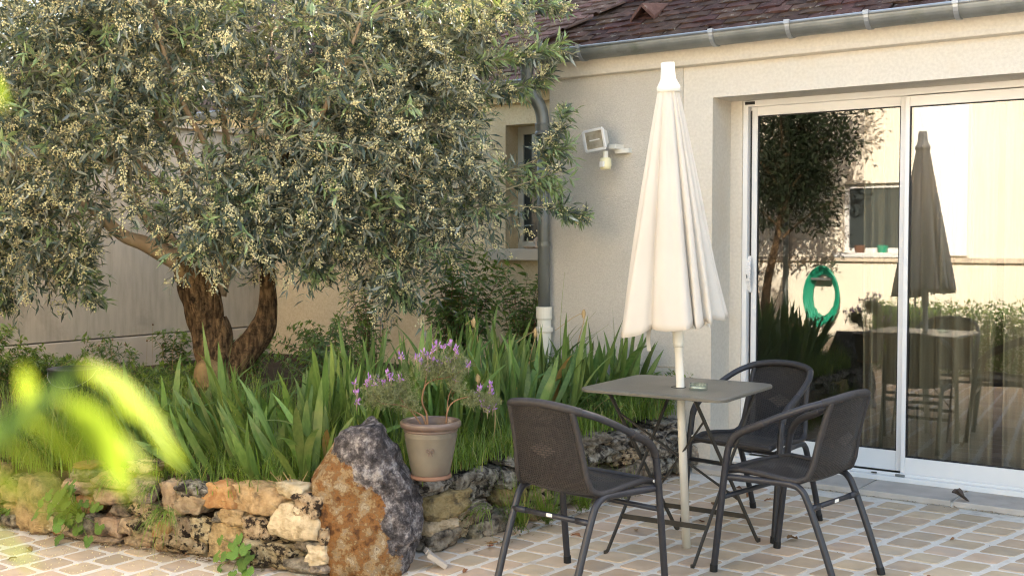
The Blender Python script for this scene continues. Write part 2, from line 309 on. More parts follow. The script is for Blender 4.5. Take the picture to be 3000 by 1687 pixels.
def wicker(name, c1, c2):
    m = bpy.data.materials.new(name); m.use_nodes = True; n = m.node_tree.nodes; l = m.node_tree.links; b = n['Principled BSDF']
    uv = n.new('ShaderNodeUVMap')
    def brick(sc_, bw, rh, mo=.12):
        t = n.new('ShaderNodeTexBrick'); t.inputs['Scale'].default_value = sc_; t.inputs['Brick Width'].default_value = bw; t.inputs['Row Height'].default_value = rh
        t.inputs['Mortar Size'].default_value = mo * rh; t.inputs['Mortar Smooth'].default_value = .6
        t.inputs['Color1'].default_value = (*c1, 1); t.inputs['Color2'].default_value = (*c2, 1); t.inputs['Mortar'].default_value = (.004, .004, .004, 1)
        l.new(uv.outputs[0], t.inputs['Vector']); return t
    fine = brick(1, .022, .0058, .42)
    mot = brick(1, .026, .0135, .26)
    sep = n.new('ShaderNodeSeparateXYZ'); l.new(uv.outputs[0], sep.inputs[0])
    def mth(op, a, bb):
        q = n.new('ShaderNodeMath'); q.operation = op
        for i, k in enumerate((a, bb)):
            if k is None: continue
            if isinstance(k, (int, float)): q.inputs[i].default_value = k
            else: l.new(k, q.inputs[i])
        return q.outputs[0]
    # lozenge motif in the middle of the back
    dx = mth('ABSOLUTE', mth('SUBTRACT', sep.outputs[0], .16), None); dy = mth('ABSOLUTE', mth('SUBTRACT', sep.outputs[1], .60), None)
    loz = mth('LESS_THAN', mth('ADD', dx, mth('MULTIPLY', dy, 1.5)), .068)
    x = n.new('ShaderNodeMix'); x.data_type = 'RGBA'; l.new(loz, x.inputs['Factor']); l.new(fine.outputs['Color'], x.inputs['A']); l.new(mot.outputs['Color'], x.inputs['B'])
    l.new(x.outputs['Result'], b.inputs['Base Color']); b.inputs['Roughness'].default_value = .5
    hole = mth('MULTIPLY', mth('GREATER_THAN', fine.outputs['Fac'], .80), mth('SUBTRACT', 1, loz))
    bp = n.new('ShaderNodeBump'); bp.inputs['Strength'].default_value = .9; bp.inputs['Distance'].default_value = .003; bp.invert = True
    l.new(fine.outputs['Fac'], bp.inputs['Height']); l.new(bp.outputs[0], b.inputs['Normal'])
    tr = n.new('ShaderNodeBsdfTransparent'); mx = n.new('ShaderNodeMixShader'); l.new(mth('MULTIPLY', hole, .28), mx.inputs[0])
    l.new(b.outputs[0], mx.inputs[1]); l.new(tr.outputs[0], mx.inputs[2]); l.new(mx.outputs[0], n['Material Output'].inputs['Surface'])
    return m
MT['wicker'] = wicker('woven_resin', (.040, .033, .030), (.080, .062, .049))

def glass(name, tintc=(1, 1, 1), ior=1.5, rough=0.0, boost=1.0):
    m = bpy.data.materials.new(name); m.use_nodes = True; n = m.node_tree.nodes; l = m.node_tree.links
    n.remove(n['Principled BSDF']); fr = n.new('ShaderNodeFresnel'); fr.inputs['IOR'].default_value = ior
    tr = n.new('ShaderNodeBsdfTransparent'); tr.inputs['Color'].default_value = (*tintc, 1)
    gl = n.new('ShaderNodeBsdfGlossy'); gl.inputs['Roughness'].default_value = rough
    k = n.new('ShaderNodeMath'); k.operation = 'MULTIPLY'; k.inputs[1].default_value = boost; k.use_clamp = True; l.new(fr.outputs[0], k.inputs[0])
    g = n.new('ShaderNodeNewGeometry'); iv = n.new('ShaderNodeMath'); iv.operation = 'SUBTRACT'; iv.inputs[0].default_value = 1; l.new(g.outputs['Backfacing'], iv.inputs[1])
    k2 = n.new('ShaderNodeMath'); k2.operation = 'MULTIPLY'; l.new(k.outputs[0], k2.inputs[0]); l.new(iv.outputs[0], k2.inputs[1]); k = k2
    mx = n.new('ShaderNodeMixShader'); l.new(k.outputs[0], mx.inputs[0]); l.new(tr.outputs[0], mx.inputs[1]); l.new(gl.outputs[0], mx.inputs[2])
    l.new(mx.outputs[0], n['Material Output'].inputs['Surface']); return m
MT['glass'] = glass('door_glass', (.80, .82, .80), 1.5, 0, 4.6)
MT['ashglass'] = glass('green_glass', (.93, .99, .965), 1.5, .02, 2.6)


# ================================================================== SETTING
# ---- ground far around
MB().add([(-60, -60, -.06), (60, -60, -.06), (60, 60, -.06), (-60, 60, -.06)], [(0, 1, 2, 3)]).build('ground', MT['ground'])['kind'] = 'structure'
# ---- patio: mortar bed with pavers
patio = MB().box((-8.0, -8, -.055), (5.0, 6.2, -.0035)).build('patio', MT['mortar']); patio['kind'] = 'structure'
def warp(u, y): return u + (.13 * (u + 3) * (y - 4.2) if u > -3 else .012 * (u + 3) * (y - 4.2))
def wall_front(x):    # y of the bed edge for a given x
    return 2.91 + (x + 5.16) * .1737
CP, LP = .160, .163
fx, fy = -math.sin(R(35.9)), math.cos(R(35.9)); rx_, ry_ = fy, -fx
def pix(p):
    d = p[0] * fx + p[1] * fy; lat = p[0] * rx_ + p[1] * ry_
    if d < .3: return None
    return (1500 + 3300 * lat / d, 705 + 3300 * (1.37 - p[2]) / d, d)
near, far = [], []
for i in range(-24, 28):
    u0 = -3.03 + i * CP; sh = random.Random(i * 3 + 1).random() * LP
    for j in range(-16, 26):
        y0 = 2.2 + j * LP + sh; y1 = y0 + LP
        rr = random.Random(i * 1000 + j)
        g = .0105
        x_mid = warp(u0 + CP / 2, (y0 + y1) / 2)
        if (y1 > 5.95) or (x_mid < -3.02 and (y0 + y1) / 2 > wall_front(x_mid) + .02 and x_mid < -3.33) or (x_mid < -3.20 and y0 > 3.45): continue
        if x_mid < -7 or x_mid > 2.2: continue
        if y0 < .42 and x_mid < -1.5: continue
        gx = g + .004
        q = [(warp(u0 + gx, y0 + g), y0 + g), (warp(u0 + CP - gx, y0 + g), y0 + g), (warp(u0 + CP - gx, y1 - g), y1 - g), (warp(u0 + gx, y1 - g), y1 - g)]
        q = [(a + rr.uniform(-.005, .005), b + rr.uniform(-.005, .005) + .03 * (x_mid + 3)) for a, b in q]
        pc = pix((x_mid, (y0 + y1) / 2, 0))
        vis = pc and -60 < pc[0] < 3060 and pc[1] < 1740 and pc[2] > 0
        (near if vis else far).append((pc[2] if vis else 99, q, rr.uniform(-.0022, .0012)))
near.sort(key=lambda t: t[0]); far += near[300:]; near = near[:300]
def paver_geo(mb, q, h):
    cx = sum(p[0] for p in q) / 4; cy = sum(p[1] for p in q) / 4
    lo, up_, tp = [], [], []
    for k, (a, b) in enumerate(q):
        p, n_ = q[k - 1], q[(k + 1) % 4]
        for o in (p, n_):                      # clipped corners: two points per corner
            dx, dy = o[0] - a, o[1] - b; d = math.hypot(dx, dy); t = .012 / d
            x, y = a + dx * t, b + dy * t
            lo.append((x, y, -.014)); up_.append((x, y, h - .0035)); tp.append((cx + (x - cx) * .955, cy + (y - cy) * .955, h))
    n = 8
    fs = [tuple(range(2 * n, 3 * n))] + [(i, (i + 1) % n, n + (i + 1) % n, n + i) for i in range(n)] + [(n + i, n + (i + 1) % n, 2 * n + (i + 1) % n, 2 * n + i) for i in range(n)]
    mb.add(lo + up_ + tp, fs)
for _, q, h in near:
    mb = MB(); paver_geo(mb, q, h); c = (q[0][0], q[0][1], 0)
    me = mb.mesh('paver', c); me.materials.append(MT['paver'])
    ob = link('paver', me, patio); ob.location = c
mb = MB()
for _, q, h in far: paver_geo(mb, q, h)
mb.build('paver_field', MT['paver_joined'], patio)['kind'] = 'stuff'

# ---- doorstep: one row of grey slabs
step = MB().box((-3.02, 5.995, -.02), (-.4, 6.33, .022)).build('doorstep', MT['mortar']); step['kind'] = 'structure'
for i, (a, b) in enumerate(((-3.01, -2.52), (-2.505, -2.03), (-2.015, -1.545), (-1.53, -1.085), (-1.07, -.42))):
    MB().box((a, 5.985, .0), (b, 6.335, .032)).build('slab', MT['slab'], step, bevel=.004)

# ---- raised planting bed (soil)
def soil_z(x, y):
    e = min(1, max(0, (y - wall_front(x) - .05) / .5))
    return .29 + .07 * e + .02 * noise.noise((x * 1.7, y * 1.7, 3.))
vs, fs = [], []; NX, NY = 54, 44
for j in range(NY + 1):
    for i in range(NX + 1):
        x = -7.75 + (7.75 - 3.17) * i / NX; yf = wall_front(x) + .10
        y = yf + (6.94 - yf) * j / NY
        if x > -4.12: y = yf + (6.07 - yf) * j / NY
        vs.append((x, y, soil_z(x, y)))
fs = [(j * (NX + 1) + i, j * (NX + 1) + i + 1, (j + 1) * (NX + 1) + i + 1, (j + 1) * (NX + 1) + i) for j in range(NY) for i in range(NX)]
MB().add(vs, fs).build('planting_bed', MT['soil'], smooth=True)['kind'] = 'structure'

# ================================================================== HOUSE (right)
YA, YF = 6.08, 6.36
HX0, HX1 = -4.10, 6.5
DX0, DX1, DZ = -2.946, -.82, 2.207
house = thing('house', (-2.0, 6.08, 0), 'cream rendered house with sliding glass door, zinc gutter and brown tiled roof', 'house')
b = MB()
b.box((HX0, YA, -.05), (DX0, YA + .25, 2.52)); b.box((DX1, YA, -.05), (HX1, YA + .25, 2.52)); b.box((DX0, YA, DZ), (DX1, YA + .25, 2.52))
b.box((DX0 - .02, YA + .25, -.05), (DX0 + .075, YF + .06, DZ)); b.box((DX1 - .05, YA + .25, -.05), (DX1 + .05, YF + .06, DZ)); b.box((DX0, YA + .25, DZ), (DX1, YF + .06, DZ + .2))
b.box((HX0, YA + .25, -.05), (HX0 + .2, 11, 2.52))
b.build('wall', MT['smooth'], house)
# roughcast panel left of the door surround, plinth below it
MB().box((HX0 + .004, YA - .012, .604), (-3.136, YA + .01, 2.40)).build('roughcast_panel', MT['render'], house, bevel=.004)
MB().box((HX0 + .002, YA - .014, .0), (-3.136, YA + .01, .598)).build('plinth', MT['render'], house, bevel=.004)
# cornice under the gutter
b = MB(); prof = [(YA + .02, 2.395), (YA - .055, 2.402), (YA - .065, 2.43), (YA - .075, 2.50), (YA - .09, 2.525), (YA + .02, 2.53)]
b.add([(x, y, z) for x in (HX0 - .03, HX1) for y, z in prof], [tuple(range(5, -1, -1)), tuple(range(6, 12))] + [(i, (i + 1) % 6, 6 + (i + 1) % 6, 6 + i) for i in range(6)])
b.build('cornice', MT['smooth'], house, bevel=.004)
# room behind the glass
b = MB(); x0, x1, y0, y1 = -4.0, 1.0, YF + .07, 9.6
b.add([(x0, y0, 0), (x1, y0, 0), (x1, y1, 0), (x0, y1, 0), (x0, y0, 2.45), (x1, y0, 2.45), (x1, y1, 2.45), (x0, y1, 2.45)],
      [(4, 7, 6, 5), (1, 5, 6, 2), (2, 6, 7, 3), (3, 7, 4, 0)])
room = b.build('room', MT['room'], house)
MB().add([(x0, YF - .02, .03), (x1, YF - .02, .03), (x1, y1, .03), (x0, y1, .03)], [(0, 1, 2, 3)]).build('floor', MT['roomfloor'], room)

# roof: plane sheet + clay tiles
PT = math.tan(R(35)); EY, EZ = 5.965, 2.575; HD = 2.5
roof = MB().add([(HX0 - .13, EY, EZ - .03), (HX1, EY, EZ - .03), (HX1, EY + HD, EZ + HD * PT - .03), (HX0 - .13 + HD, EY + HD, EZ + HD * PT - .03), (HX0 - .13, EY + 2 * HD, EZ - .03), (HX1, EY + 2 * HD, EZ - .03)],
                [(0, 1, 2, 3), (0, 3, 4), (3, 2, 5, 4), (1, 5, 2)]).build('roof', MT['tile_light'], house)
ROW, TW, TL = .076, .150, .18
tile_me = []
for k in range(6):
    r = random.Random(k); mb = MB(); hw = TW / 2 - .003; th = .013
    nx = 3; P = []
    for zz in (0, 1):
        for yy in (0, TL):
            for i in range(nx):
                x = -hw + 2 * hw * i / (nx - 1)
                P.append((x + r.uniform(-.002, .002), yy + r.uniform(-.004, .004), zz * th + .004 * math.sin(i * 1.57) + r.uniform(-.0015, .0015)))
    F = [(0, 1, 4, 3), (1, 2, 5, 4)]; F = [tuple(reversed(f)) for f in F] + [(6, 7, 10, 9), (7, 8, 11, 10), (0, 1, 7, 6), (1, 2, 8, 7), (2, 5, 11, 8), (3, 0, 6, 9)]
    mb.add(P, F); me = mb.mesh('tile'); tile_me.append(me); me.materials.append(MT['tile'])
tile_me_l = []
for me in tile_me:
    m2 = me.copy(); m2.materials.clear(); m2.materials.append(MT['tile_light']); tile_me_l.append(m2)
def tile_roof(parent, x0, x1, ey, ez, meshes, joined_mat, hip=None, vis=None, rows=16, xr=None, seed=3):
    r = random.Random(seed); n_obj = 0; rest = MB(); o = org(parent)
    tilt = R(35) - math.atan(.013 / ROW) * .55
    for j in range(rows):
        s = j * ROW - .03; y = ey + s * math.cos(R(35)); z = ez + s * math.sin(R(35))
        xs = x0 + (j % 2) * TW / 2
        while xs < x1:
            if not (hip is not None and xs < hip + (y - ey)):
                M = Matrix.Translation((xs + r.uniform(-.003, .003), y + r.uniform(-.006, .006), z + r.uniform(-.002, .004))) @ Matrix.Rotation(r.uniform(-.02, .02), 4, 'Z') @ Matrix.Rotation(tilt, 4, 'X')
                if vis[0] < xs < vis[1] and n_obj < 300 and j < vis[2]:
                    ob = link('tile', meshes[r.randrange(6)], parent); ob.matrix_basis = Matrix.Translation(-o) @ M; n_obj += 1
                elif xr[0] < xs < xr[1]:
                    h = TW / 2 - .003
                    rest.add([M @ Vector(p) for p in [(-h, 0, 0), (h, 0, 0), (h, TL, 0), (-h, TL, 0), (-h, 0, .013), (h, 0, .013), (h, TL, .013), (-h, TL, .013)]], [(4, 5, 6, 7), (0, 1, 5, 4), (1, 2, 6, 5), (3, 0, 4, 7)])
            xs += TW
    if rest.v: rest.build('tile_field', joined_mat, parent)['kind'] = 'stuff'
tile_roof(roof, HX0 - .10, HX1, EY, EZ, tile_me, MT['tile_joined'], hip=HX0 - .13, vis=(-4.4, -1.1, 14), rows=26, xr=(-4.5, 4.0))
# hip cap tiles
for k in range(16):
    s = .05 + k * .155; p = Vector((HX0 - .13 + s, EY + s, EZ + s * PT + .012))
    d = Vector((1, 1, PT)).normalized(); sd = Vector((1, -1, 0)).normalized(); n_ = sd.cross(d)
    if n_.z < 0: n_ = -n_
    mb = MB(); P = []
    for t in (-.03, .17):
        for a in range(7):
            th = math.pi * (a / 6) ; P.append(p + d * t + sd * (.06 * math.cos(th)) + n_ * (.022 * math.sin(th) - .008 + (.012 if t < 0 else 0)))
    mb.add(P, [(a, a + 1, 7 + a + 1, 7 + a) for a in range(6)]).build('hip_tile', MT['tile'], roof)
# triangular vent tile
v = Vector((-3.455, 6.17, EZ + (6.17 - EY) * PT + .0)); mb = MB()
A, B_, T_ = v + Vector((-.085, -.03, .0)), v + Vector((.085, -.03, .0)), v + Vector((0, -.04, .085))
bk = Vector((0, .18, .126)); off = Vector((0, 0, .016))
mb.add([A, T_, B_, A + off * 1.6, T_ + off * 1.5, B_ + off * 1.6, A + bk, T_ + Vector((0, .20, .06)), B_ + bk], [(0, 1, 4, 3), (1, 2, 5, 4), (3, 4, 7, 6), (4, 5, 8, 7), (0, 6, 7, 1), (1, 7, 8, 2), (3, 6, 0), (2, 8, 5)])
mb.build('roof_vent', MT['tile_light'], roof)
# gutter
def gutter(name, x0, x1, yc, zc, rad, parent, brackets):
    n = 14; vs = []
    for x in (x0, x1):
        for rr in (rad, rad - .004):
            for k in range(n + 1):
                th = math.pi * (1 + k / n); vs.append((x, yc + rr * math.cos(th), zc + rr * math.sin(th)))
    m = n + 1; fs = []
    for k in range(n):
        fs += [(k, k + 1, 2 * m + k + 1, 2 * m + k), (m + k + 1, m + k, 3 * m + k, 3 * m + k + 1), (k + 1, k, m + k, m + k + 1), (2 * m + k, 2 * m + k + 1, 3 * m + k + 1, 3 * m + k)]
    fs += [tuple(range(m)), ]
    g = MB().add(vs, fs).build(name, MT['zinc'], parent, smooth=False)
    MB().tube([(x0, yc - rad, zc + .004), (x1, yc - rad, zc + .004)], .0095, 10).build('bead', MT['zinc_light'], g, smooth=True)
    for bx in brackets:
        P = [(bx, yc + (rad + .004) * math.cos(th), zc + (rad + .004) * math.sin(th)) for th in [math.pi * (1 + k / 12) for k in range(11)]]
        mb = MB()
        for a, b2 in zip(P[:-1], P[1:]): mb.bar(a, b2, .024, .005, (1, 0, 0))
        mb.cbox((bx, yc - rad - .001, zc + .008), (.03, .026, .022)); mb.build('bracket', MT['zinc_light'], g)
    return g
gutter('gutter', HX0 - .13, HX1, 5.925, 2.545, .066, house, [-4.16, -3.742, -2.855, -2.403, -1.972, -1.526, -1.08, -.63, -.18])
# downpipe with swan neck
pth = spline([(-4.175, 5.93, 2.49), (-4.175, 5.935, 2.40), (-4.165, 5.95, 2.33), (-4.115, 5.985, 2.23), (-4.098, 5.995, 2.15), (-4.098, 5.998, 2.05)], 6)
dp = MB().tube([(-4.098, 5.998, 2.08), (-4.092, 5.998, 1.5), (-4.086, 5.998, .90)], .039, 18).build('downpipe', MT['zinc'], house, smooth=True)
MB().tube(pth, .042, 16).build('swan_neck', MT['zinc'], dp, smooth=True)
MB().lathe([(.0, .02), (.049, .02), (.052, .012), (.049, 0), (.045, -.03), (.052, -.04), (.052, -.052), (.041, -.06), (0, -.06)], (-4.098, 5.998, 2.10), 20).build('joint_ring', MT['zinc'], dp, smooth=False)
MB().lathe([(.0, .0), (.052, .0), (.052, -.075), (.046, -.085), (.046, -.13), (.058, -.135), (.058, -.16), (.046, -.165), (.046, -.62), (0, -.62)], (-4.086, 5.998, .945), 20).build('plastic_sleeve', MT['cream_pvc'], dp)
for zz in (1.62, 1.0): MB().lathe([(.04, .014), (.044, .014), (.044, -.014), (.04, -.014)], (-4.09, 5.998, zz + .35), 18).build('pipe_clip', MT['zinc'], dp)
# sliding door
sd = MB().box((DX0 + .075, YF - .02, .035), (DX0 + .105, YF + .05, DZ)).box((DX0 + .105, YF - .02, 2.17), (DX1 - .05, YF + .05, DZ)).build('sliding_door', MT['white'], house, bevel=.003)
XM = -1.908
def leaf(x0, x1, y, zb, zt, gl, gr, gb, gt, nm):
    o = MB().box((x0, y, zb), (gl, y + .035, zt)).box((gr, y, zb), (x1, y + .035, zt)).box((gl, y, zb), (gr, y + .035, gb)).box((gl, y, gt), (gr, y + .035, zt)).build(nm, MT['white'], sd, bevel=.003)
    g = MB()
    g.box((gl, y + .008, gb), (gl + .006, y + .03, gt)).box((gr - .006, y + .008, gb), (gr, y + .03, gt)).box((gl, y + .0075, gb), (gr, y + .03, gb + .006)).box((gl, y + .0075, gt - .006), (gr, y + .03, gt))
    g.build('gasket', MT['dark'], o)
    MB().box((gl + .002, y + .014, gb + .002), (gr - .002, y + .026, gt - .002)).build('glass_pane', MT['glass'], o)
    return o
lf = leaf(DX0 + .11, -1.89, YF + .018, .075, 2.175, -2.795, -1.945, .187, 2.118, 'door_leaf')
rt = leaf(XM, DX1 - .08, YF - .022, .062, 2.165, -1.883, -1.0, .163, 2.108, 'door_leaf')
MB().box((DX0 + .112, YF + .012, .19), (DX0 + .118, YF + .017, 2.15)).build('seal', MT['dark'], sd)
MB().box((DX0 + .09, YF - .028, 2.183), (DX0 + .15, YF - .018, 2.2)).build('head_clip', MT['dark'], sd)
th = MB().box((DX0 + .02, 6.285, .03), (DX1, YF + .05, .058)).box((DX0 + .06, 6.315, .058), (DX1 - .02, YF - .03, .075)).build('threshold', MT['white'], sd, bevel=.003)
for xx in (-2.62, -2.06): MB().box((xx, 6.309, .062), (xx + .03, 6.318, .068)).build('drain_slot', MT['dark'], th)
MB().box((-1.925, 6.30, .0581), (-1.875, 6.335, .072)).build('door_stop', MT['zinc'], th, bevel=.003)
hp = [(-2.83 , YF + .01 - .034 * math.sin(math.pi * t), 1.06 + .215 * t) for t in [k / 14 for k in range(15)]]
hd = MB(); 
for i in range(14): hd.bar(hp[i], hp[i + 1], .034 * (.55 + .45 * math.sin(math.pi * (i + .5) / 14)), .016, (1, 0, 0))
hdo = hd.build('handle', MT['white'], lf, bevel=.003)
MB().cbox((-2.834, YF - .0265, 1.155), (.008, .012, .022)).build('keyhole', MT['zinc'], hdo)

# curtains (hang inside)
def curtain(label, xa, xb, y, waves, amp, seed, top=2.3, bot=.06):
    r = random.Random(seed); n = 90; vs = []
    ph = [r.uniform(0, 6.3) for _ in range(4)]
    for j in range(13):
        z = bot + (top - bot) * j / 12; k = 1 + .25 * (1 - j / 12)
        for i in range(n + 1):
            t = i / n; x = xa + (xb - xa) * t + .012 * math.sin(t * 31 + ph[0]) * (1 - j / 12)
            yy = y + amp * k * (math.sin(t * waves * 6.28 + ph[1] + .5 * math.sin(t * 9 + ph[2])) + .4 * math.sin(t * waves * 11 + ph[3] + z))
            vs.append((x, yy, z))
    fs = [(j * (n + 1) + i, j * (n + 1) + i + 1, (j + 1) * (n + 1) + i + 1, (j + 1) * (n + 1) + i) for j in range(12) for i in range(n)]
    o = MB().add(vs, fs).build('curtain', MT['curtain'], None, smooth=True, o=((xa + xb) / 2, y, bot))
    s = o.modifiers.new('t', 'SOLIDIFY'); s.thickness = .003
    tag(o, label, 'curtain', 'curtains behind the sliding door'); return o
curtain('narrow taupe curtain hanging behind the left door pane beside the white mullion', -2.20, -1.93, 6.56, 4, .025, 1)
curtain('wide taupe curtain behind the right door pane', -1.92, -1.455, 6.53, 5, .028, 2)
curtain('taupe curtain behind the right pane at the picture edge', -1.425, -.9, 6.54, 6, .028, 3)

# ================================================================== WING (set back, with the small window)
YC = 6.95; WD = 4.0
wing = thing('house_wing', (-5.9, 6.95, 0), 'ochre rendered rear wing with small recessed window behind the downpipe', 'house')
WX0 = -7.76
b = MB(); wx0, wx1, wz0, wz1 = -5.092, -4.45, 1.305, 2.245
b.box((-15, YC, -.05), (wx0, YC + .3, 2.5)); b.box((wx1, YC, -.05), (-4.05, YC + .3, 2.5)); b.box((wx0, YC, -.05), (wx1, YC + .3, wz0)); b.box((wx0, YC, wz1), (wx1, YC + .3, 2.5))
b.build('wall', MT['ochre'], wing)
b = MB(); prof = [(YC + .02, 2.40), (YC - .05, 2.405), (YC - .07, 2.48), (YC - .085, 2.52), (YC + .02, 2.53)]
b.add([(x, y, z) for x in (-15, -4.12) for y, z in prof], [tuple(range(4, -1, -1)), tuple(range(5, 10))] + [(i, (i + 1) % 5, 5 + (i + 1) % 5, 5 + i) for i in range(5)])
b.build('cornice', MT['ochre'], wing)
win = MB().box((wx0 - .0, YC + .16, wz0), (wx0 + .05, YC + .2, wz1)).box((wx1 - .05, YC + .16, wz0), (wx1, YC + .2, wz1)).box((wx0 + .05, YC + .16, wz1 - .06), (wx1 - .05, YC + .2, wz1)).box((wx0 + .05, YC + .16, wz0), (wx1 - .05, YC + .2, wz0 + .06)).build('window', MT['cream_pvc'], wing, bevel=.004)
MB().box((wx0 + .051, YC + .175, wz0 + .061), (wx1 - .051, YC + .187, wz1 - .061)).build('pane', MT['winpane'], win)
MB().box((wx0 - .13, YC - .055, wz0 - .085), (wx1 + .1, YC + .159, wz0 + .003)).build('sill', MT['plinth'], win, bevel=.006)
WEY, WEZ = YC - .115, 2.565
wroof = MB().add([(-15, WEY, WEZ - .03), (7, WEY, WEZ - .03), (7, WEY + WD, WEZ + WD * PT), (-15, WEY + WD, WEZ + WD * PT), (-15, WEY + 2 * WD, WEZ), (7, WEY + 2 * WD, WEZ)], [(0, 1, 2, 3), (3, 2, 5, 4), (0, 3, 4), (1, 5, 2)]).build('roof', MT['tile_light'], wing)
tile_roof(wroof, -8.4, -2.3, WEY, WEZ, tile_me_l, MT['tile_joined'], None, vis=(-5.6, -3.3, 18), rows=26, xr=(-8.4, -2.3), seed=9)
gutter('gutter', -15, -4.17, 6.80, 2.535, .06, wing, [-4.6, -5.1, -5.6, -6.1, -6.6])

# ================================================================== GARDEN WALL (left)
gw = thing('garden_wall', (WX0, 5.0, 0), 'tall grey beige rendered wall with a ledge behind the olive tree', 'wall')
MB().box((WX0 - .25, 1.0, .612), (WX0, YC, 2.30)).build('upper_wall', MT['greywall'], gw)
MB().box((WX0 - .25, 1.0, -.05), (WX0 + .022, YC, .600)).build('plinth', MT['plinth'], gw, bevel=.004)
MB().box((WX0 - .3, 1.0, 2.301), (WX0 + .04, YC, 2.35)).build('coping', MT['plinth'], gw, bevel=.005)

# ================================================================== OPPOSITE HOUSE (seen in the door glass)
oh = thing('opposite_house', (-4.5, .4, 0), 'sunlit cream house reflected in the glass door, with window and white shutter', 'house')
FY = .40
b = MB(); ox0, ox1, oz0, oz1 = -4.40, -3.70, 1.24, 2.0
b.box((-9, FY - 4, -.05), (ox0, FY, 3.25)); b.box((ox1, FY - 4, -.05), (-1.62, FY, 3.25)); b.box((ox0, FY - 4, -.05), (ox1, FY, oz0)); b.box((ox0, FY - 4, oz1), (ox1, FY, 3.25))
b.box((ox0, FY - 4, oz0), (ox1, FY - .35, oz1))
b.build('wall', MT['facade'], oh)
MB().box((-9, FY + .001, 1.14), (-1.62, FY + .05, 1.19)).build('string_course', MT['plinth'], oh)
owin = MB().box((ox0, FY - .12, oz0), (ox0 + .05, FY - .06, oz1)).box((ox1 - .05, FY - .12, oz0), (ox1, FY - .06, oz1)).box((ox0 + .05, FY - .12, oz1 - .05), (ox1 - .05, FY - .06, oz1)).box((ox0 + .05, FY - .12, oz0), (ox1 - .05, FY - .06, oz0 + .05)).build('window', MT['white'], oh)
MB().box((ox0 + .051, FY - .1, oz0 + .051), (ox1 - .051, FY - .09, oz1 - .051)).build('pane', MT['winpane'], owin)
MB().box((ox0 - .08, FY - .05, oz0 - .05), (ox1 + .08, FY + .07, oz0 - .001)).build('sill', MT['white'], owin)
MB().box((-3.60, FY + .003, 1.21), (-3.04, FY + .045, 2.9)).build('shutter', MT['shutter'], oh, bevel=.004)
MB().box((-4.05, FY - .02, .05), (-3.3, FY + .012, .66)).build('cellar_hatch', MT['winpane'], oh)
MB().tube([(-5.05, FY + .04, .1), (-5.05, FY + .04, 3.2)], .03, 10).build('downpipe', MT['zinc'], oh)
MB().add([(-9.2, FY + .3, 3.22), (-1.4, FY + .3, 3.22), (-1.4, FY - 2, 4.3), (-9.2, FY - 2, 4.3), (-9.2, FY - 4.3, 3.22), (-1.4, FY - 4.3, 3.22)], [(0, 1, 2, 3), (3, 2, 5, 4), (0, 3, 4), (1, 5, 2)]).build('roof', MT['tile_light'], oh)
# hose on the opposite wall
hs = thing('garden_hose', (-4.59, FY, .78), 'coiled green garden hose on the wall reflected in the glass door', 'hose')
mb = MB()
for k in range(9):
    r = random.Random(k); P = []
    for i in range(41):
        a = 2 * math.pi * i / 40
        P.append((-4.59 + (.135 + .01 * k * .8) * math.cos(a) * (1 - .12 * math.sin(a)), FY + .045 + .011 * k + .01 * r.random() * math.sin(a * 2), .80 + (.20 + .010 * k) * math.sin(a) - (.08 if math.sin(a) < 0 else 0) * abs(math.sin(a)) * r.uniform(.4, 1.6)))
    mb.tube(P, .0115, 7, False)
mb.build('coil', MT['hose'], hs, smooth=True)
MB().box((-4.70, FY + .001, .93), (-4.48, FY + .16, .955)).build('hanger', MT['zinc'], hs)
# small pots on the sill opposite
for k, (xx, c) in enumerate(((-4.2, 'terracotta'), (-3.95, 'hose'))):
    o = MB().lathe([(0, 0), (.045, 0), (.06, .08), (.05, .08), (.04, .01)], (xx, FY + .015, oz0)).build('flower_pot', MT[c], None, o=(xx, FY + .015, oz0))
    tag(o, ('small terracotta pot', 'small green pot')[k] + ' on the reflected window sill', 'pot')

# ================================================================== STONES
def stone_mesh(w_, d_, h_, seed, rough=.16, cuts=7, square=.55):
    """blocky weathered stone: cube grid pushed towards a rounded block and broken up with noise"""
    r = random.Random(seed); off = Vector((r.uniform(0, 50), r.uniform(0, 50), r.uniform(0, 50)))
    bm = bmesh.new(); bmesh.ops.create_cube(bm, size=2); bmesh.ops.subdivide_edges(bm, edges=bm.edges[:], cuts=cuts, use_grid_fill=True)
    e = square + r.uniform(-.12, .12); skew = r.uniform(-.18, .18); tap = r.uniform(-.2, .2)
    for v in bm.verts:
        p = v.co.copy(); q = p.normalized()
        m = max(abs(p.x), abs(p.y), abs(p.z))
        p = q * ((1 - e) * 1.12 + e * (p.length / m) * .93)
        p.x += skew * p.z; p.x *= 1 + tap * p.z; p.z *= 1 - .25 * abs(tap) * p.x
        n1 = noise.noise(p * 1.1 + off); n2 = noise.noise(p * 2.6 + off * 1.3); n3 = noise.noise(p * 6 + off * 2) - .6 * abs(noise.noise(p * 4 + off))
        p += q * (rough * 1.3 * n1 + rough * .75 * n2 + rough * .4 * n3)
        v.co = Vector((p.x * w_ / 2, p.y * d_ / 2, p.z * h_ / 2))
    me = bpy.data.meshes.new('stone'); bm.to_mesh(me); bm.free()
    me.polygons.foreach_set('use_smooth', [True] * len(me.polygons)); return me
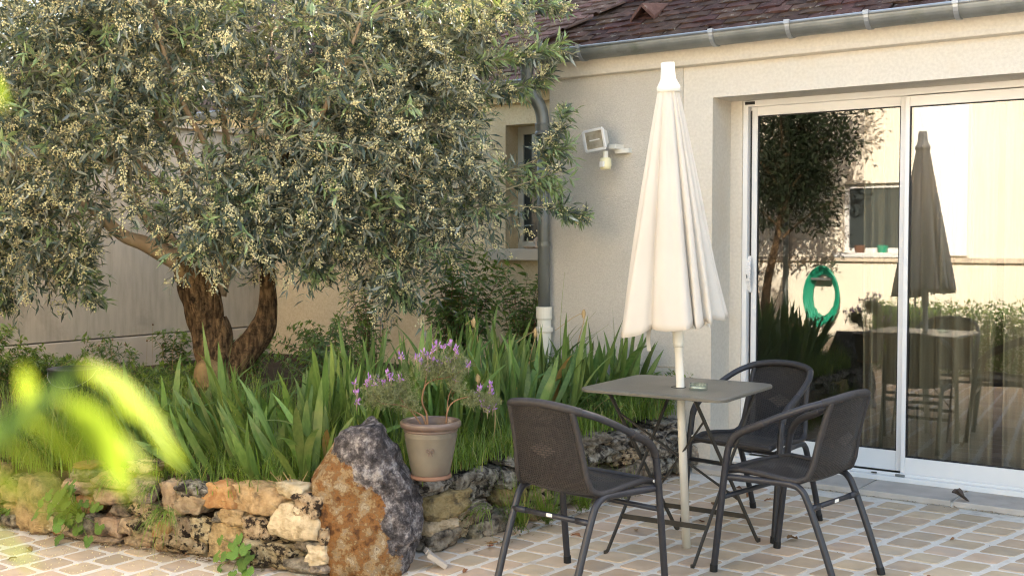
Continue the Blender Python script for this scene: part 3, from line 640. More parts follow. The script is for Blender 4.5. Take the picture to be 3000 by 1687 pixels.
SL = [(0.105, 0.219, 0.156, 0.037), (0.075, 0.158, 0.135, 0.08), (0.073, 0.076, 0.135, 0.059), (0.246, 0.116, 0.205, 0.271), (0.072, 0.015, 0.135, 0.065), (0.424, 0.123, 0.111, 0.081), (0.4, 0.05, 0.157, 0.072), (0.39, -0.005, 0.124, 0.029), (0.521, 0.287, 0.149, 0.062), (0.493, 0.222, 0.203, 0.068), (0.745, 0.278, 0.268, 0.061), (0.542, 0.333, 0.108, 0.027), (0.877, 0.355, 0.155, 0.046), (0.534, 0.152, 0.117, 0.08), (0.889, 0.166, 0.14, 0.066), (0.895, 0.255, 0.132, 0.112), (0.715, 0.206, 0.219, 0.073), (0.759, 0.148, 0.105, 0.052), (0.818, 0.086, 0.077, 0.072), (0.881, 0.098, 0.087, 0.053), (0.981, 0.121, 0.122, 0.077), (0.887, 0.035, 0.163, 0.082), (1.028, 0.097, 0.118, 0.08), (1.029, 0.023, 0.115, 0.068), (0.627, -0.009, 0.317, 0.032), (0.556, 0.055, 0.149, 0.101), (0.705, 0.069, 0.149, 0.094), (1.055, 0.234, 0.102, 0.145), (1.187, 0.285, 0.152, 0.068), (1.184, 0.218, 0.156, 0.09), (1.347, 0.272, 0.17, 0.107), (1.534, 0.271, 0.303, 0.126), (1.718, 0.327, 0.137, 0.062), (1.807, 0.278, 0.135, 0.094), (1.418, 0.189, 0.142, 0.073), (1.081, 0.152, 0.065, 0.075), (1.143, 0.119, 0.109, 0.088), (1.232, 0.11, 0.119, 0.099), (1.329, 0.179, 0.051, 0.049), (1.372, 0.077, 0.193, 0.166), (1.54, 0.16, 0.15, 0.096), (1.746, 0.201, 0.263, 0.154), (1.507, 0.06, 0.087, 0.097), (1.612, 0.056, 0.229, 0.117), (1.859, 0.081, 0.106, 0.085), (1.767, 0.028, 0.147, 0.05), (1.89, 0.157, 0.046, 0.096), (1.146, 0.025, 0.242, 0.088), (1.023, 0.028, 0.045, 0.06), (1.8, 0.106, 0.139, 0.05), (1.877, 0.026, 0.079, 0.035)]
KL = [3, 0, 0, 0, 1, 1, 4, 5, 1, 2, 0, 5, 3, 5, 3, 1, 2, 1, 2, 3, 3, 2, 5, 0, 2, 1, 2, 2, 6, 2, 5, 0, 4, 3, 0, 0, 3, 3, 1, 0, 3, 4, 3, 3, 4, 1, 3, 3, 0, 1, 1]
SR = [(-0.034, 0.289, 0.225, 0.096), (0.258, 0.234, 0.357, 0.145), (0.047, 0.199, 0.289, 0.109), (0.221, 0.133, 0.25, 0.068), (0.011, 0.108, 0.194, 0.086), (0.016, 0.045, 0.195, 0.086), (0.156, 0.067, 0.12, 0.096), (0.278, 0.108, 0.137, 0.089), (0.265, 0.027, 0.111, 0.077), (0.379, 0.011, 0.115, 0.074), (1.189, 0.243, 0.359, 0.116), (1.441, 0.279, 0.216, 0.081), (1.201, 0.326, 0.333, 0.06), (1.406, 0.206, 0.104, 0.058), (1.533, 0.187, 0.207, 0.09), (1.155, 0.135, 0.291, 0.112), (1.469, 0.083, 0.337, 0.117), (1.822, 0.213, 0.268, 0.15), (1.898, 0.067, 0.223, 0.111), (1.66, 0.27, 0.16, 0.09), (0.528, 0.237, 0.185, 0.103), (0.528, 0.144, 0.185, 0.085), (0.815, 0.191, 0.389, 0.107), (0.727, 0.108, 0.202, 0.088), (0.95, 0.077, 0.245, 0.073), (1.204, 0.046, 0.262, 0.049), (0.727, 0.038, 0.202, 0.053), (0.528, 0.068, 0.185, 0.065), (1.70, 0.10, .17, .11), (2.011, 0.181, 0.129, 0.114), (0.62, .315, .28, .06), (2.087, 0.065, 0.131, 0.096), (2.142, 0.177, 0.133, 0.125), (2.277, 0.085, 0.137, 0.118), (.92, .29, .30, .08), (2.0, .29, .25, .07), (0.343, 0.03, 0.15, 0.084)]
KR = [6, 6, 0, 1, 4, 1, 3, 1, 1, 1, 6, 6, 1, 1, 3, 1, 1, 6, 6, 6, 6, 0, 1, 3, 1, 1, 0, 1, 1, 6, 6, 1, 6, 1, 6, 6, 1]
def dry_wall(label, P, Q, lst, kinds, depth, seed):
    P, Q = Vector((*P, 0)), Vector((*Q, 0)); d = (Q - P).normalized(); n = Vector((d.y, -d.x, 0))
    ang = math.atan2(d.y, d.x); root = thing('dry_stone_wall', P, label, 'stone wall', 'low dry stone walls edging the bed')
    for k, (u, z, w_, h_) in enumerate(lst):
        z = max(z, h_ * .42)
        dd = min(depth, max(.12, .9 * max(w_, h_)))
        me = stone_mesh(w_ * 1.04, dd, h_ * 1.06, seed + k, .27 if kinds[k] in (3, 6) else .19, 10, .60)
        me.materials.append(STONE[kinds[k]])
        ob = link('stone', me, root)
        ob.location = d * u - n * (dd * .40 + .06 * z) + n * random.Random(seed + k).uniform(-.012, .02) + Vector((0, 0, z))
        ob.rotation_euler = (random.Random(k).uniform(-.06, .06), random.Random(k + 5).uniform(-.08, .08), ang + random.Random(k + 9).uniform(-.1, .1))
    L = (Q - P).length; c = MB(); M = Matrix.Translation(P) @ Matrix.Rotation(ang, 4, 'Z')
    c.add([M @ Vector(p) for p in [(-.05, .10, -.02), (L, .10, -.02), (L, .26, -.02), (-.05, .26, -.02), (-.05, .12, .27), (L, .12, .27), (L, .26, .27), (-.05, .26, .27)]], [(4, 5, 6, 7), (0, 1, 5, 4), (1, 2, 6, 5), (2, 3, 7, 6), (3, 0, 4, 7)])
    c.build('earth_core', MT['soil'], root)
    return root
wl = dry_wall('sunny low dry stone wall of sandy stones left of the boulder', (-5.16, 2.91), (-3.49, 3.20), SL, KL, .22, 100)
# the wall runs on out of the picture to the left
r = random.Random(4); d_ = Vector((1.67, .29, 0)).normalized()
for k in range(12):
    w_, h_ = r.uniform(.14, .24), r.uniform(.07, .12); me = stone_mesh(w_, .18, h_, 300 + k); me.materials.append(STONE[k % 4]); ob = link('stone', me, wl)
    ob.location = d_ * (-.1 - .17 * (k % 4)) + Vector((-.02, .06, .05 + .09 * (k // 4))); ob.rotation_euler = (0, 0, .17)
dry_wall('grey lichened dry stone wall between the boulder and the house', (-3.15, 3.83), (-3.03, 6.15), SR, KR, .24, 200)

# ---- boulder
bo = Vector((-3.245, 3.455, 0)); e1 = Vector((.81, .586, 0)); e2 = Vector((-.586, .81, 0))
bm = bmesh.new(); bmesh.ops.create_icosphere(bm, subdivisions=5, radius=1)
# silhouette half widths (left, right) by height
SH = [(0.0, -.150, .165), (.10, -.185, .20), (.20, -.205, .212), (.30, -.215, .205), (.38, -.222, .178), (.46, -.185, .125), (.52, -.145, .095), (.565, -.10, .062), (.585, -.07, .04), (.60, -.02, .015)]
tints = []
for v in bm.verts:
    q = v.co.normalized(); z = .27 + .335 * q.z * (1.0 if q.z > 0 else .9); z = min(.598, max(z, -.02))
    for a, c in zip(SH[:-1], SH[1:]):
        if a[0] <= max(z, 0) <= c[0]: t = (max(z, 0) - a[0]) / (c[0] - a[0]); l_, r_ = a[1] + (c[1] - a[1]) * t, a[2] + (c[2] - a[2]) * t
    hq = Vector((q.x, q.y, 0)); hl = max(hq.length, 1e-4); ux, uy = q.x / hl, q.y / hl
    rad = min(1, hl * 1.0 / max(.02, math.sqrt(max(0, 1 - q.z * q.z))) )
    sx = (r_ if ux > 0 else -l_); mid = 0
    m = max(abs(ux), abs(uy), .5); sq = (1 / m) ** .35
    x = ux * sx * sq; y = uy * .17 * sq * (1 - .35 * max(0, z) / .6)
    p = Vector((x, y, z)); dirn = Vector((ux, uy, .35 * q.z))
    f1 = noise.noise(p * 5 + Vector((3, 1, 2))); f2 = noise.noise(p * 12 + Vector((7, 1, 2))); f3 = noise.noise(p * 34)
    cr = max(0, min(1, max(x * 3.4 + z * 1.5 - .62, z * 4.2 - 2.02) * 2.0 + .5 + f1 * .55 + f2 * .35))      # crust towards the top and the right
    ridg = 1 - abs(noise.noise(Vector((p.x * 22, p.y * 22, p.z * 30)))); rd2 = 1 - 2 * abs(noise.noise(p * 8 + Vector((1, 9, 4))))
    p += dirn * (.026 * f1 + .014 * f2 + .007 * f3 + .012 * rd2 + cr * .024 * (ridg - .6))
    p.x += -.010 * abs(noise.noise(Vector((0, 0, z * 11 + 5)))) * (ux < -.3)
    if z > .45: p.z += .03 * f2
    tints.append(cr); v.co = bo + e1 * p.x + e2 * p.y + Vector((0, 0, p.z)) - bo
me = bpy.data.meshes.new('boulder'); bm.to_mesh(me); bm.free(); at = me.attributes.new('tint', 'FLOAT', 'POINT'); at.data.foreach_set('value', tints)
me.polygons.foreach_set('use_smooth', [True] * len(me.polygons)); me.materials.append(MT['rock'])
ob = link('boulder', me); ob.location = bo
tag(ob, 'large upright rusty boulder with grey lichen crust at the corner of the stone wall', 'boulder')

# ---- two broken tile pieces leaning by the boulder
for k, (p, rz, ry, lab) in enumerate((((-3.03, 3.62, .036), .9, .75, 'thin broken stone chip leaning on the foot of the boulder, the rear one'), ((-2.995, 3.60, .034), .75, .62, 'broken pinkish tile piece leaning in front of the other chip by the boulder'))):
    o = MB().cbox((0, 0, 0), (.095, .05, .022)).build('broken_tile', MT['slab'], None, bevel=.003); o.location = p; o.rotation_euler = (0, ry, rz); tag(o, lab, 'tile piece', 'broken tile pieces by the boulder')

# ================================================================== CHAIRS
def make_chair(label):
    t = thing('wicker_chair', (0, 0, 0), label, 'chair', 'woven armchairs around the table')
    half = [(.250, .213, .012), (.249, .185, .25), (.247, .160, .46), (.245, .140, .545), (.242, .095, .592), (.238, .03, .622), (.226, -.075, .672), (.203, -.175, .715), (.158, -.248, .742), (.08, -.278, .757), (0, -.284, .761)]
    hoop = spline(half + [(-x, y, z) for x, y, z in reversed(half[:-1])], 7)
    fr = MB().tube(hoop, .0142, 12).build('hoop_frame', MT['frame'], t, smooth=True)
    def wrapped(name, pts, r0, n, parent, mt='wrap', pitch=.0046):
        P = [Vector(p) for p in pts]; L = [0]
        for a, b_ in zip(P[:-1], P[1:]): L.append(L[-1] + (b_ - a).length)
        m = int(L[-1] / pitch) * 2; Q = []; Rr = []; j = 0
        for i in range(m + 1):
            s = L[-1] * i / m
            while j < len(L) - 2 and L[j + 1] < s: j += 1
            f = (s - L[j]) / max(L[j + 1] - L[j], 1e-6); Q.append(P[j].lerp(P[j + 1], min(1, f))); Rr.append(r0 * (1.0 if i % 2 else .93))
        return MB().tube(Q, Rr, n).build(name, MT[mt], parent, smooth=True)
    N = len(hoop)
    wrapped('top_wrap', hoop[int(N * .385):int(N * .615) + 1], .0172, 10, fr)
    for a, b_ in ((.135, .275), (.725, .865)): wrapped('arm_wrap', hoop[int(N * a):int(N * b_)], .0168, 10, fr, pitch=.0075)
    for s in (-1, 1):
        MB().tube([(s * .250, .214, 0), (s * .250, .2125, .03)], .0165, 12).build('foot_cap', MT['foot'], fr)
        leg = spline([(s * .188, -.310, .012), (s * .189, -.245, .19), (s * .190, -.185, .335), (s * .192, -.155, .385), (s * .196, -.11, .403), (s * .206, 0, .402), (s * .236, .172, .40)], 7)
        lg = MB().tube(leg, .0142, 12).build('rear_leg', MT['frame'], t, smooth=True)
        MB().tube([(s * .188, -.3105, 0), (s * .188, -.303, .03)], .0165, 12).build('foot_cap', MT['foot'], lg)
        MB().tube([(s * .247, .166, .425), (s * .225, .166, .425)], .006, 8).build('bolt', MT['label'], fr) if s > 0 else None
    MB().tube([(-.19, -.195, .318), (.19, -.195, .318)], .0105, 10).build('rear_stretcher', MT['frame'], t, smooth=True)
    for s in (-1, 1): MB().tube([(s * .19, -.195, .318), (s * .125, -.195, .318)], .0125, 10).build('stretcher_sleeve', MT['frame'], t, smooth=True)
    MB().cbox((-.0, -.2063, .3215), (.028, .0022, .013)).build('sticker', MT['label'], t)
    MB().tube([(-.246, .178, .315), (.246, .178, .315)], .0105, 10).build('front_stretcher', MT['frame'], t, smooth=True)
    # woven shell frame: back sides, seat sides, front edge
    def shell(s, v):     # v 0 (front) .. 1 (top)
        key = [(0.0, .205, .185, .418), (.10, .207, .12, .432), (.22, .203, .02, .428), (.34, .196, -.08, .418), (.41, .188, -.135, .416), (.46, .180, -.172, .432), (.52, .172, -.192, .475), (.70, .162, -.212, .58), (.86, .157, -.236, .67), (1.0, .153, -.258, .738)]
        for a, b_ in zip(key[:-1], key[1:]):
            if a[0] <= v <= b_[0]:
                f = (v - a[0]) / (b_[0] - a[0]); f = f * f * (3 - 2 * f) if False else f
                x, y, z = [a[i] + (b_[i] - a[i]) * f for i in (1, 2, 3)]
                bow = (1 - s * s)
                back = max(0, min(1, (v - .42) / .25)); seat = 1 - back
                y2 = y - .030 * bow * back; z2 = z - .016 * bow * seat * min(1, v * 6) - (.0 if v > .05 else 0)
                if v < .12: y2 += .02 * bow * (1 - v / .12)
                if v > .9: z2 += .018 * bow * (v - .9) / .1
                return Vector((x * s, y2, z2))
        return Vector((0, 0, 0))
    side = [[shell(s, v / 60) for v in range(61)] for s in (-1, 1)]
    front = [shell(-1 + 2 * k / 20, 0) for k in range(21)]
    loop = list(reversed(side[0])) + front[1:-1] + side[1]
    sf = wrapped('shell_edge', loop, .0132, 9, t, pitch=.0055)
    nu, nv = 22, 60; vs, uvs = [], []
    for side_ in (0, 1):
        for j in range(nv + 1):
            v = j / nv
            for i in range(nu + 1):
                s = -1 + 2 * i / nu; p = shell(s, v)
                q = shell(s, min(1, v + .01)) - shell(s, max(0, v - .01)); nn = Vector((1, 0, 0)).cross(q).normalized()
                vs.append(p + nn * (.0035 * side_)); uvs.append(((s + 1) * .16, v * .86))
    m1 = (nu + 1) * (nv + 1); seatF, backF = [], []
    for j in range(nv):
        for i in range(nu):
            a = j * (nu + 1) + i; f = (a, a + 1, a + nu + 2, a + nu + 1)
            (seatF if j / nv < .44 else backF).extend([f, tuple(m1 + k for k in reversed(f))])
    for nm, F in (('seat', seatF), ('backrest', backF)):
        me = bpy.data.meshes.new(nm); me.from_pydata(vs, [], F); uvl = me.uv_layers.new(name='UVMap')
        for lp in me.loops: uvl.data[lp.index].uv = uvs[lp.vertex_index]
        bm_ = bmesh.new(); bm_.from_mesh(me); bmesh.ops.delete(bm_, geom=[v for v in bm_.verts if not v.link_faces], context='VERTS'); bm_.to_mesh(me); bm_.free()
        me.polygons.foreach_set('use_smooth', [True] * len(me.polygons)); me.materials.append(MT['wicker']); link(nm, me, t)
    return t
def copy_tree(o, parent=None):
    c = o.copy(); COL.objects.link(c); c.parent = parent
    for ch in list(o.children): copy_tree(ch, c)
    return c
proto = make_chair('dark woven armchair seen from behind, nearest the stone wall')
spots = [((-2.369, 3.75), -5.95, 'dark woven armchair seen from behind, left of the table in front of the stone wall'),
         ((-2.221, 5.044), 171.61, 'dark woven armchair facing the camera behind the table against the glass door'),
         ((-1.787, 4.455), 81.84, 'dark woven armchair right of the table with its seat and sticker in view')]
for i, (p, a, lab) in enumerate(spots):
    o = proto if i == 0 else copy_tree(proto); o.location = (*p, 0); o.rotation_euler.z = R(a); o['label'] = lab

# ================================================================== TABLE
tb = thing('folding_table', (-2.33, 4.5, 0), 'square taupe metal folding table with crossed legs and umbrella hole', 'table')
tc_, ta, tw, td, rc = Vector((-2.345, 4.507)), R(3.0), .69, .62, .06
P = []
for cx, cy, a0 in ((1, 1, 0), (-1, 1, 90), (-1, -1, 180), (1, -1, 270)):
    for k in range(7):
        a = R(a0 + 15 * k); x = cx * (tw / 2 - rc) + rc * math.cos(a); y = cy * (td / 2 - rc) + rc * math.sin(a)
        P.append((tc_.x + x * math.cos(ta) - y * math.sin(ta), tc_.y + x * math.sin(ta) + y * math.cos(ta)))
n = len(P); c2 = (tc_.x, tc_.y)
def ring(k, z): return [(c2[0] + (x - c2[0]) * k, c2[1] + (y - c2[1]) * k, z) for x, y in P]
rings = [ring(.975, .7215), ring(.99, .7205), ring(1, .716), ring(1, .706), ring(.992, .704), ring(.985, .712)]
vs = sum(rings, []); fs = [tuple(range(n))] + [(i * n + (k + 1) % n, i * n + k, (i + 1) * n + k, (i + 1) * n + (k + 1) % n) for i in range(5) for k in range(n)] + [tuple(5 * n + k for k in reversed(range(n)))]
top = MB().add(vs, fs).build('table_top', MT['table'], tb)
hole = (-2.317, 4.460)
MB().lathe([(.028, .0015), (.033, .0015), (.033, .0), (.028, 0)], (hole[0], hole[1], .7216), 24).build('hole_rim', MT['dark'], top)
NL, NR, FL, FR = Vector((-2.56, 4.27, .70)), Vector((-2.15, 4.285, .70)), Vector((-2.475, 4.72, .70)), Vector((-2.075, 4.745, .70))
nl, nr, fl, fr_ = Vector((-2.533, 4.214, .008)), Vector((-2.127, 4.244, .008)), Vector((-2.477, 4.752, .008)), Vector((-2.074, 4.77, .008))
for a, b_ in ((NL, fl), (FL, nl), (NR, fr_), (FR, nr)):
    lg = MB().bar(a, b_, .02, .008, (0, 1, 0)).build('leg', MT['iron'], tb, bevel=.002)
    dr = Vector((b_.x - a.x, b_.y - a.y, 0)).normalized()
    MB().bar(b_ - Vector((0, 0, .003)), b_ + dr * .022 - Vector((0, 0, .003)), .02, .008).build('foot', MT['iron'], lg)
def on(a, b_, t): return a + (b_ - a) * t
MB().bar(on(FL, nl, .80), on(FR, nr, .80), .022, .005).build('crossbar', MT['iron'], tb)
MB().bar(on(NL, fl, .82), on(NR, fr_, .82), .022, .005).build('crossbar', MT['iron'], tb)
MB().bar(on(NL, fl, .14), on(NR, fr_, .70), .015, .005, (0, 1, 0)).build('brace', MT['iron'], tb)
MB().bar(on(NR, fr_, .14) + Vector((0, .006, 0)), on(NL, fl, .70) + Vector((0, .006, 0)), .015, .005, (0, 1, 0)).build('brace', MT['iron'], tb)
for a, b_ in ((NL, FL), (NR, FR)): MB().bar(a + Vector((0, -.02, .002)), b_ + Vector((0, .02, .002)), .016, .006).build('rail', MT['iron'], tb)
# ashtray
ax = Vector((-2.205, 4.43, .7222))
o = MB().lathe([(0, 0), (.038, 0), (.041, .004), (.041, .027), (.037, .029), (.034, .027), (.033, .012), (.03, .009), (0, .009)], (0, 0, 0), 32).build('ashtray', MT['ashglass'], None, smooth=False)
o.location = ax; tag(o, 'small round green glass ashtray on the table top', 'ashtray')

# ================================================================== UMBRELLA
ub, ut = Vector((-2.287, 4.489, 0)), Vector((-2.366, 4.432, 2.152)); ud = (ut - ub).normalized()
um = thing('garden_umbrella', ub, 'closed ecru garden umbrella standing through the table', 'umbrella')
def up_(h): return ub + ud * h
MB().tube([up_(.002), up_(.96)], .0185, 18).build('lower_pole', MT['pole'], um, smooth=True)
MB().tube([up_(.95), up_(2.05)], .0165, 16).build('upper_pole', MT['pole'], um, smooth=True)
hb = MB().tube([up_(.90), up_(.915), up_(1.03), up_(1.06)], [.0215, .0245, .0245, .021], 18).build('joint_sleeve', MT['plastic'], um, smooth=True)
MB().tube([up_(.99) - e1 * .02, up_(.99) - e1 * .045], [.014, .016], 12).build('tilt_knob', MT['plastic'], hb)
MB().tube([up_(2.02), up_(2.045), up_(2.055), up_(2.075), up_(2.08), up_(2.12), up_(2.15)], [.052, .052, .046, .036, .034, .031, .030], 20).build('cap', MT['plastic'], um, smooth=True)
# canopy: folded gores hanging from the cap
NT, NV = 168, 40; V = []
uu = e1; vv = Vector((ud.cross(uu))).normalized(); uu = vv.cross(ud).normalized()
lob = [0, 42, 88, 130, 176, 232, 286, 305, 323, 341, 360]     # uneven fold edges, degrees (270 deg faces the camera)
for j in range(NV + 1):
    t = j / NV; h = 2.045 - t * 1.035
    base = .036 + .150 * t ** .92
    for i in range(NT):
        a = 360 * i / NT
        k = max(q for q in range(len(lob) - 1) if lob[q] <= a); f = (a - lob[k]) / (lob[k + 1] - lob[k])
        bulge = (abs(math.sin(math.pi * f)) + 1e-6) ** .42
        fold = (.45 + .55 * t) * (.50 * bulge - .33) + .022 * math.sin(a * .33 + 3 * t) * math.sin(math.pi * f)
        sk = (.10 if k in (4, 5) else .08 * math.sin(k * 2.3)) * t
        wr = .012 * t * math.sin(a * .21 + t * 5 + k)
        rad = base * (1 + fold * 1.05 + sk) + wr * .5
        th = R(a + 14 * t * math.sin(k * 1.7) * math.sin(math.pi * f))
        sc_h = h - .040 * (bulge - .5) * t ** 4 + (.028 * math.cos(th) + .016 * math.sin(k * 3.1)) * t ** 3
        V.append(up_(sc_h) + uu * (rad * math.cos(th) * (1.02 if math.cos(th) > 0 else 1.17) - .010 * t) + vv * (rad * math.sin(th)))
F = [(j * NT + i, (j + 1) * NT + i, (j + 1) * NT + (i + 1) % NT, j * NT + (i + 1) % NT) for j in range(NV) for i in range(NT)]
cn = MB().add(V, F).build('canopy', MT['canvas'], um, smooth=True)
s = cn.modifiers.new('t', 'SOLIDIFY'); s.thickness = .0025
for k in range(8):
    a = R(k * 45 + 20); p = up_(1.06) + uu * .13 * math.cos(a) + vv * .13 * math.sin(a); q = up_(2.0) + uu * .03 * math.cos(a) + vv * .03 * math.sin(a)
    rb = MB().tube([q, p, p + (p - q).normalized() * .06], .004, 6).build('rib', MT['pole'], um)
    MB().tube([p + (p - q).normalized() * .055, p + (p - q).normalized() * .075], .007, 8).build('rib_tip', MT['plastic'], rb)
st = [up_(1.06) - e1 * .135 - e2 * .02, up_(1.0) - e1 * .13 - e2 * .02, up_(.93) - e1 * .137 - e2 * .02, up_(.885) - e1 * .134 - e2 * .02]
mb = MB()
for a, b_ in zip(st[:-1], st[1:]): mb.bar(a, b_, .017, .0025, tuple(e1))
mb.build('tie_strap', MT['canvas'], um)

# ================================================================== FLOODLIGHT
fd = thing('floodlight', (-3.56, YA - .012, 1.92), 'white outdoor floodlight with motion sensor on the wall left of the umbrella', 'floodlight')
M0 = Matrix.Translation((-3.625, 5.90, 1.985)) @ Matrix.Rotation(R(-8), 4, 'Z') @ Matrix.Rotation(R(-6), 4, 'Y') @ Matrix.Rotation(R(8), 4, 'X')
mb = MB(); w_, h_ = .150, .120
Pf = [(-w_ / 2, -.03, -h_ / 2), (w_ / 2, -.03, -h_ / 2), (w_ / 2, -.03, h_ / 2), (-w_ / 2, -.03, h_ / 2)]
Pb = [(-.05, .04, -.03), (.05, .04, -.03), (.05, .04, .045), (-.05, .04, .045)]
mb.add([M0 @ Vector(p) for p in Pf + Pb], [(4, 5, 6, 7), (0, 1, 5, 4), (1, 2, 6, 5), (2, 3, 7, 6), (3, 0, 4, 7)])
hsn = mb.build('housing', MT['plastic'], fd, bevel=.003)
mb = MB()
for a, b_ in (((-w_ / 2, -h_ / 2), (w_ / 2, -h_ / 2)), ((w_ / 2, -h_ / 2), (w_ / 2, h_ / 2)), ((w_ / 2, h_ / 2), (-w_ / 2, h_ / 2)), ((-w_ / 2, h_ / 2), (-w_ / 2, -h_ / 2))):
    mb.bar(M0 @ Vector((a[0], -.034, a[1])), M0 @ Vector((b_[0], -.034, b_[1])), .013, .016, tuple(M0.to_3x3() @ Vector((0, 1, 0))))
mb.build('bezel', MT['white'], fd, bevel=.002)
mb = MB(); mb.add([M0 @ Vector(p) for p in [(-w_ / 2 + .006, -.0325, -h_ / 2 + .006), (w_ / 2 - .006, -.0325, -h_ / 2 + .006), (w_ / 2 - .006, -.0325, h_ / 2 - .006), (-w_ / 2 + .006, -.0325, h_ / 2 - .006)]], [(0, 1, 2, 3)]); mb.build('reflector', MT['lampglass'], fd)
MB().tube([M0 @ Vector((-.04, -.028, .0)), M0 @ Vector((.04, -.028, .0))], .006, 8).build('lamp_tube', MT['white'], fd)
MB().cbox((-3.565, 6.02, 1.945), (.05, .10, .03)).cbox((-3.53, 6.045, 1.92), (.10, .045, .028)).build('bracket', MT['plastic'], fd, bevel=.003)
MB().tube([(-3.585, 5.925, 1.915), (-3.585, 5.925, 1.86)], .016, 12).build('stalk', MT['plastic'], fd)
sn = MB().lathe([(0, .035), (.028, .035), (.035, .028), (.036, -.015), (.031, -.035), (0, -.037)], (-3.578, 5.915, 1.838), 20).build('sensor', MT['yellowed'], fd, smooth=True)
MB().cbox((-3.583, 5.881, 1.833), (.038, .012, .034), R(-20)).build('sensor_lens', MT['white'], sn, bevel=.003)

# ================================================================== SHELLS on the wing window sill
o = MB().lathe([(0, 0), (.05, .0), (.075, .018), (.07, .021), (.045, .006), (0, .006)], (0, 0, 0)).build('shell_dish', MT['shell'], None); o.location = (-4.88, YC + .05, wz0 + .003); tag(o, 'flat shell dish on the sill of the small window', 'dish')
mb = MB(); P = []; 
for k in range(26):
    a = k * .62; rr = .045 * (1 - k / 27); P.append((-.045 + .09 * k / 25, rr * .5 * math.cos(a), .045 + rr * .4 * math.sin(a)))
mb.tube(P, [.038 * (1 - abs(k / 25 - .35) * 1.1) * (1 + .25 * math.sin(k * 2.2)) + .002 for k in range(26)], 9)
o = mb.build('conch_shell', MT['shell'], None); o.location = (-4.77, YC + .03, wz0 + .003); tag(o, 'spiky pink conch shell on the sill beside the downpipe', 'shell')

# ================================================================== OLIVE TREE
TB = Vector((-5.45, 4.50, .30)); S = 482.
def tp(x, y, w_=0.): return TB + e1 * ((x - 642) / S) + e2 * w_ + Vector((0, 0, 1.37 - .30 + (705 - y) / S))
olive = thing('olive_tree', TB, 'gnarled old olive tree in creamy blossom growing in the raised bed', 'tree')
def bark_tube(name, pts, parent, mt, n=16, amp=.18, sub=6, seed=0):
    Pp = spline([tp(x, y, w_) for x, y, r_, w_ in pts], sub); rad = []
    rs = [r_ / S for x, y, r_, w_ in pts]
    for i in range(len(Pp)):
        t = i / sub; k = min(int(t), len(rs) - 2); f = t - k; r0 = rs[k] + (rs[k + 1] - rs[k]) * f
        rad.append((lambda r0: lambda th, p: r0 * (1 + amp * (noise.noise(Vector((math.cos(th) * 1.3, math.sin(th) * 1.3, p.z * 3 + seed))) + .7 * noise.noise(Vector((math.cos(th) * 3.4, math.sin(th) * 3.4, p.z * 9 + seed))) + .35 * math.sin(th * 5 + p.z * 6 + seed))))(r0))
    return MB().tube(Pp, rad, n).build(name, MT[mt], parent, smooth=True)
tr = bark_tube('trunk', [(650, 1260, 80, 0), (645, 1190, 70, 0), (646, 1130, 66, 0), (640, 1075, 62, 0), (622, 1020, 54, 0), (606, 962, 48, 0), (594, 905, 54, 0), (584, 860, 56, 0), (568, 812, 46, 0), (548, 775, 42, 0), (535, 750, 36, 0)], olive, 'bark', 24, .20, 8, 2)
bark_tube('fork', [(665, 1090, 55, 0), (700, 1045, 46, .02), (740, 1000, 42, .04), (768, 955, 37, .05), (779, 900, 27, .05), (778, 845, 24, .05), (780, 780, 22, .04), (795, 650, 18, .0), (830, 500, 14, -.05), (860, 340, 10, -.1)], tr, 'bark', 18, .15, 7, 9)
bark_tube('root_flare', [(600, 1230, 30, -.05), (612, 1150, 42, -.08), (630, 1060, 40, -.05), (650, 990, 30, -.03), (640, 930, 22, -.03)], tr, 'bark', 14, .2, 6, 5)
for (x, y, r_, w_) in ((621, 1090, 34, -.12), (545, 800, 22, -.07)):
    c = tp(x, y, w_); me = stone_mesh(2.1 * r_ / S, 2.0 * r_ / S, 2.5 * r_ / S, int(x), .10, 7, .1); me.materials.append(MT['burl']); ob = link('burl', me, tr); ob.location = c - TB
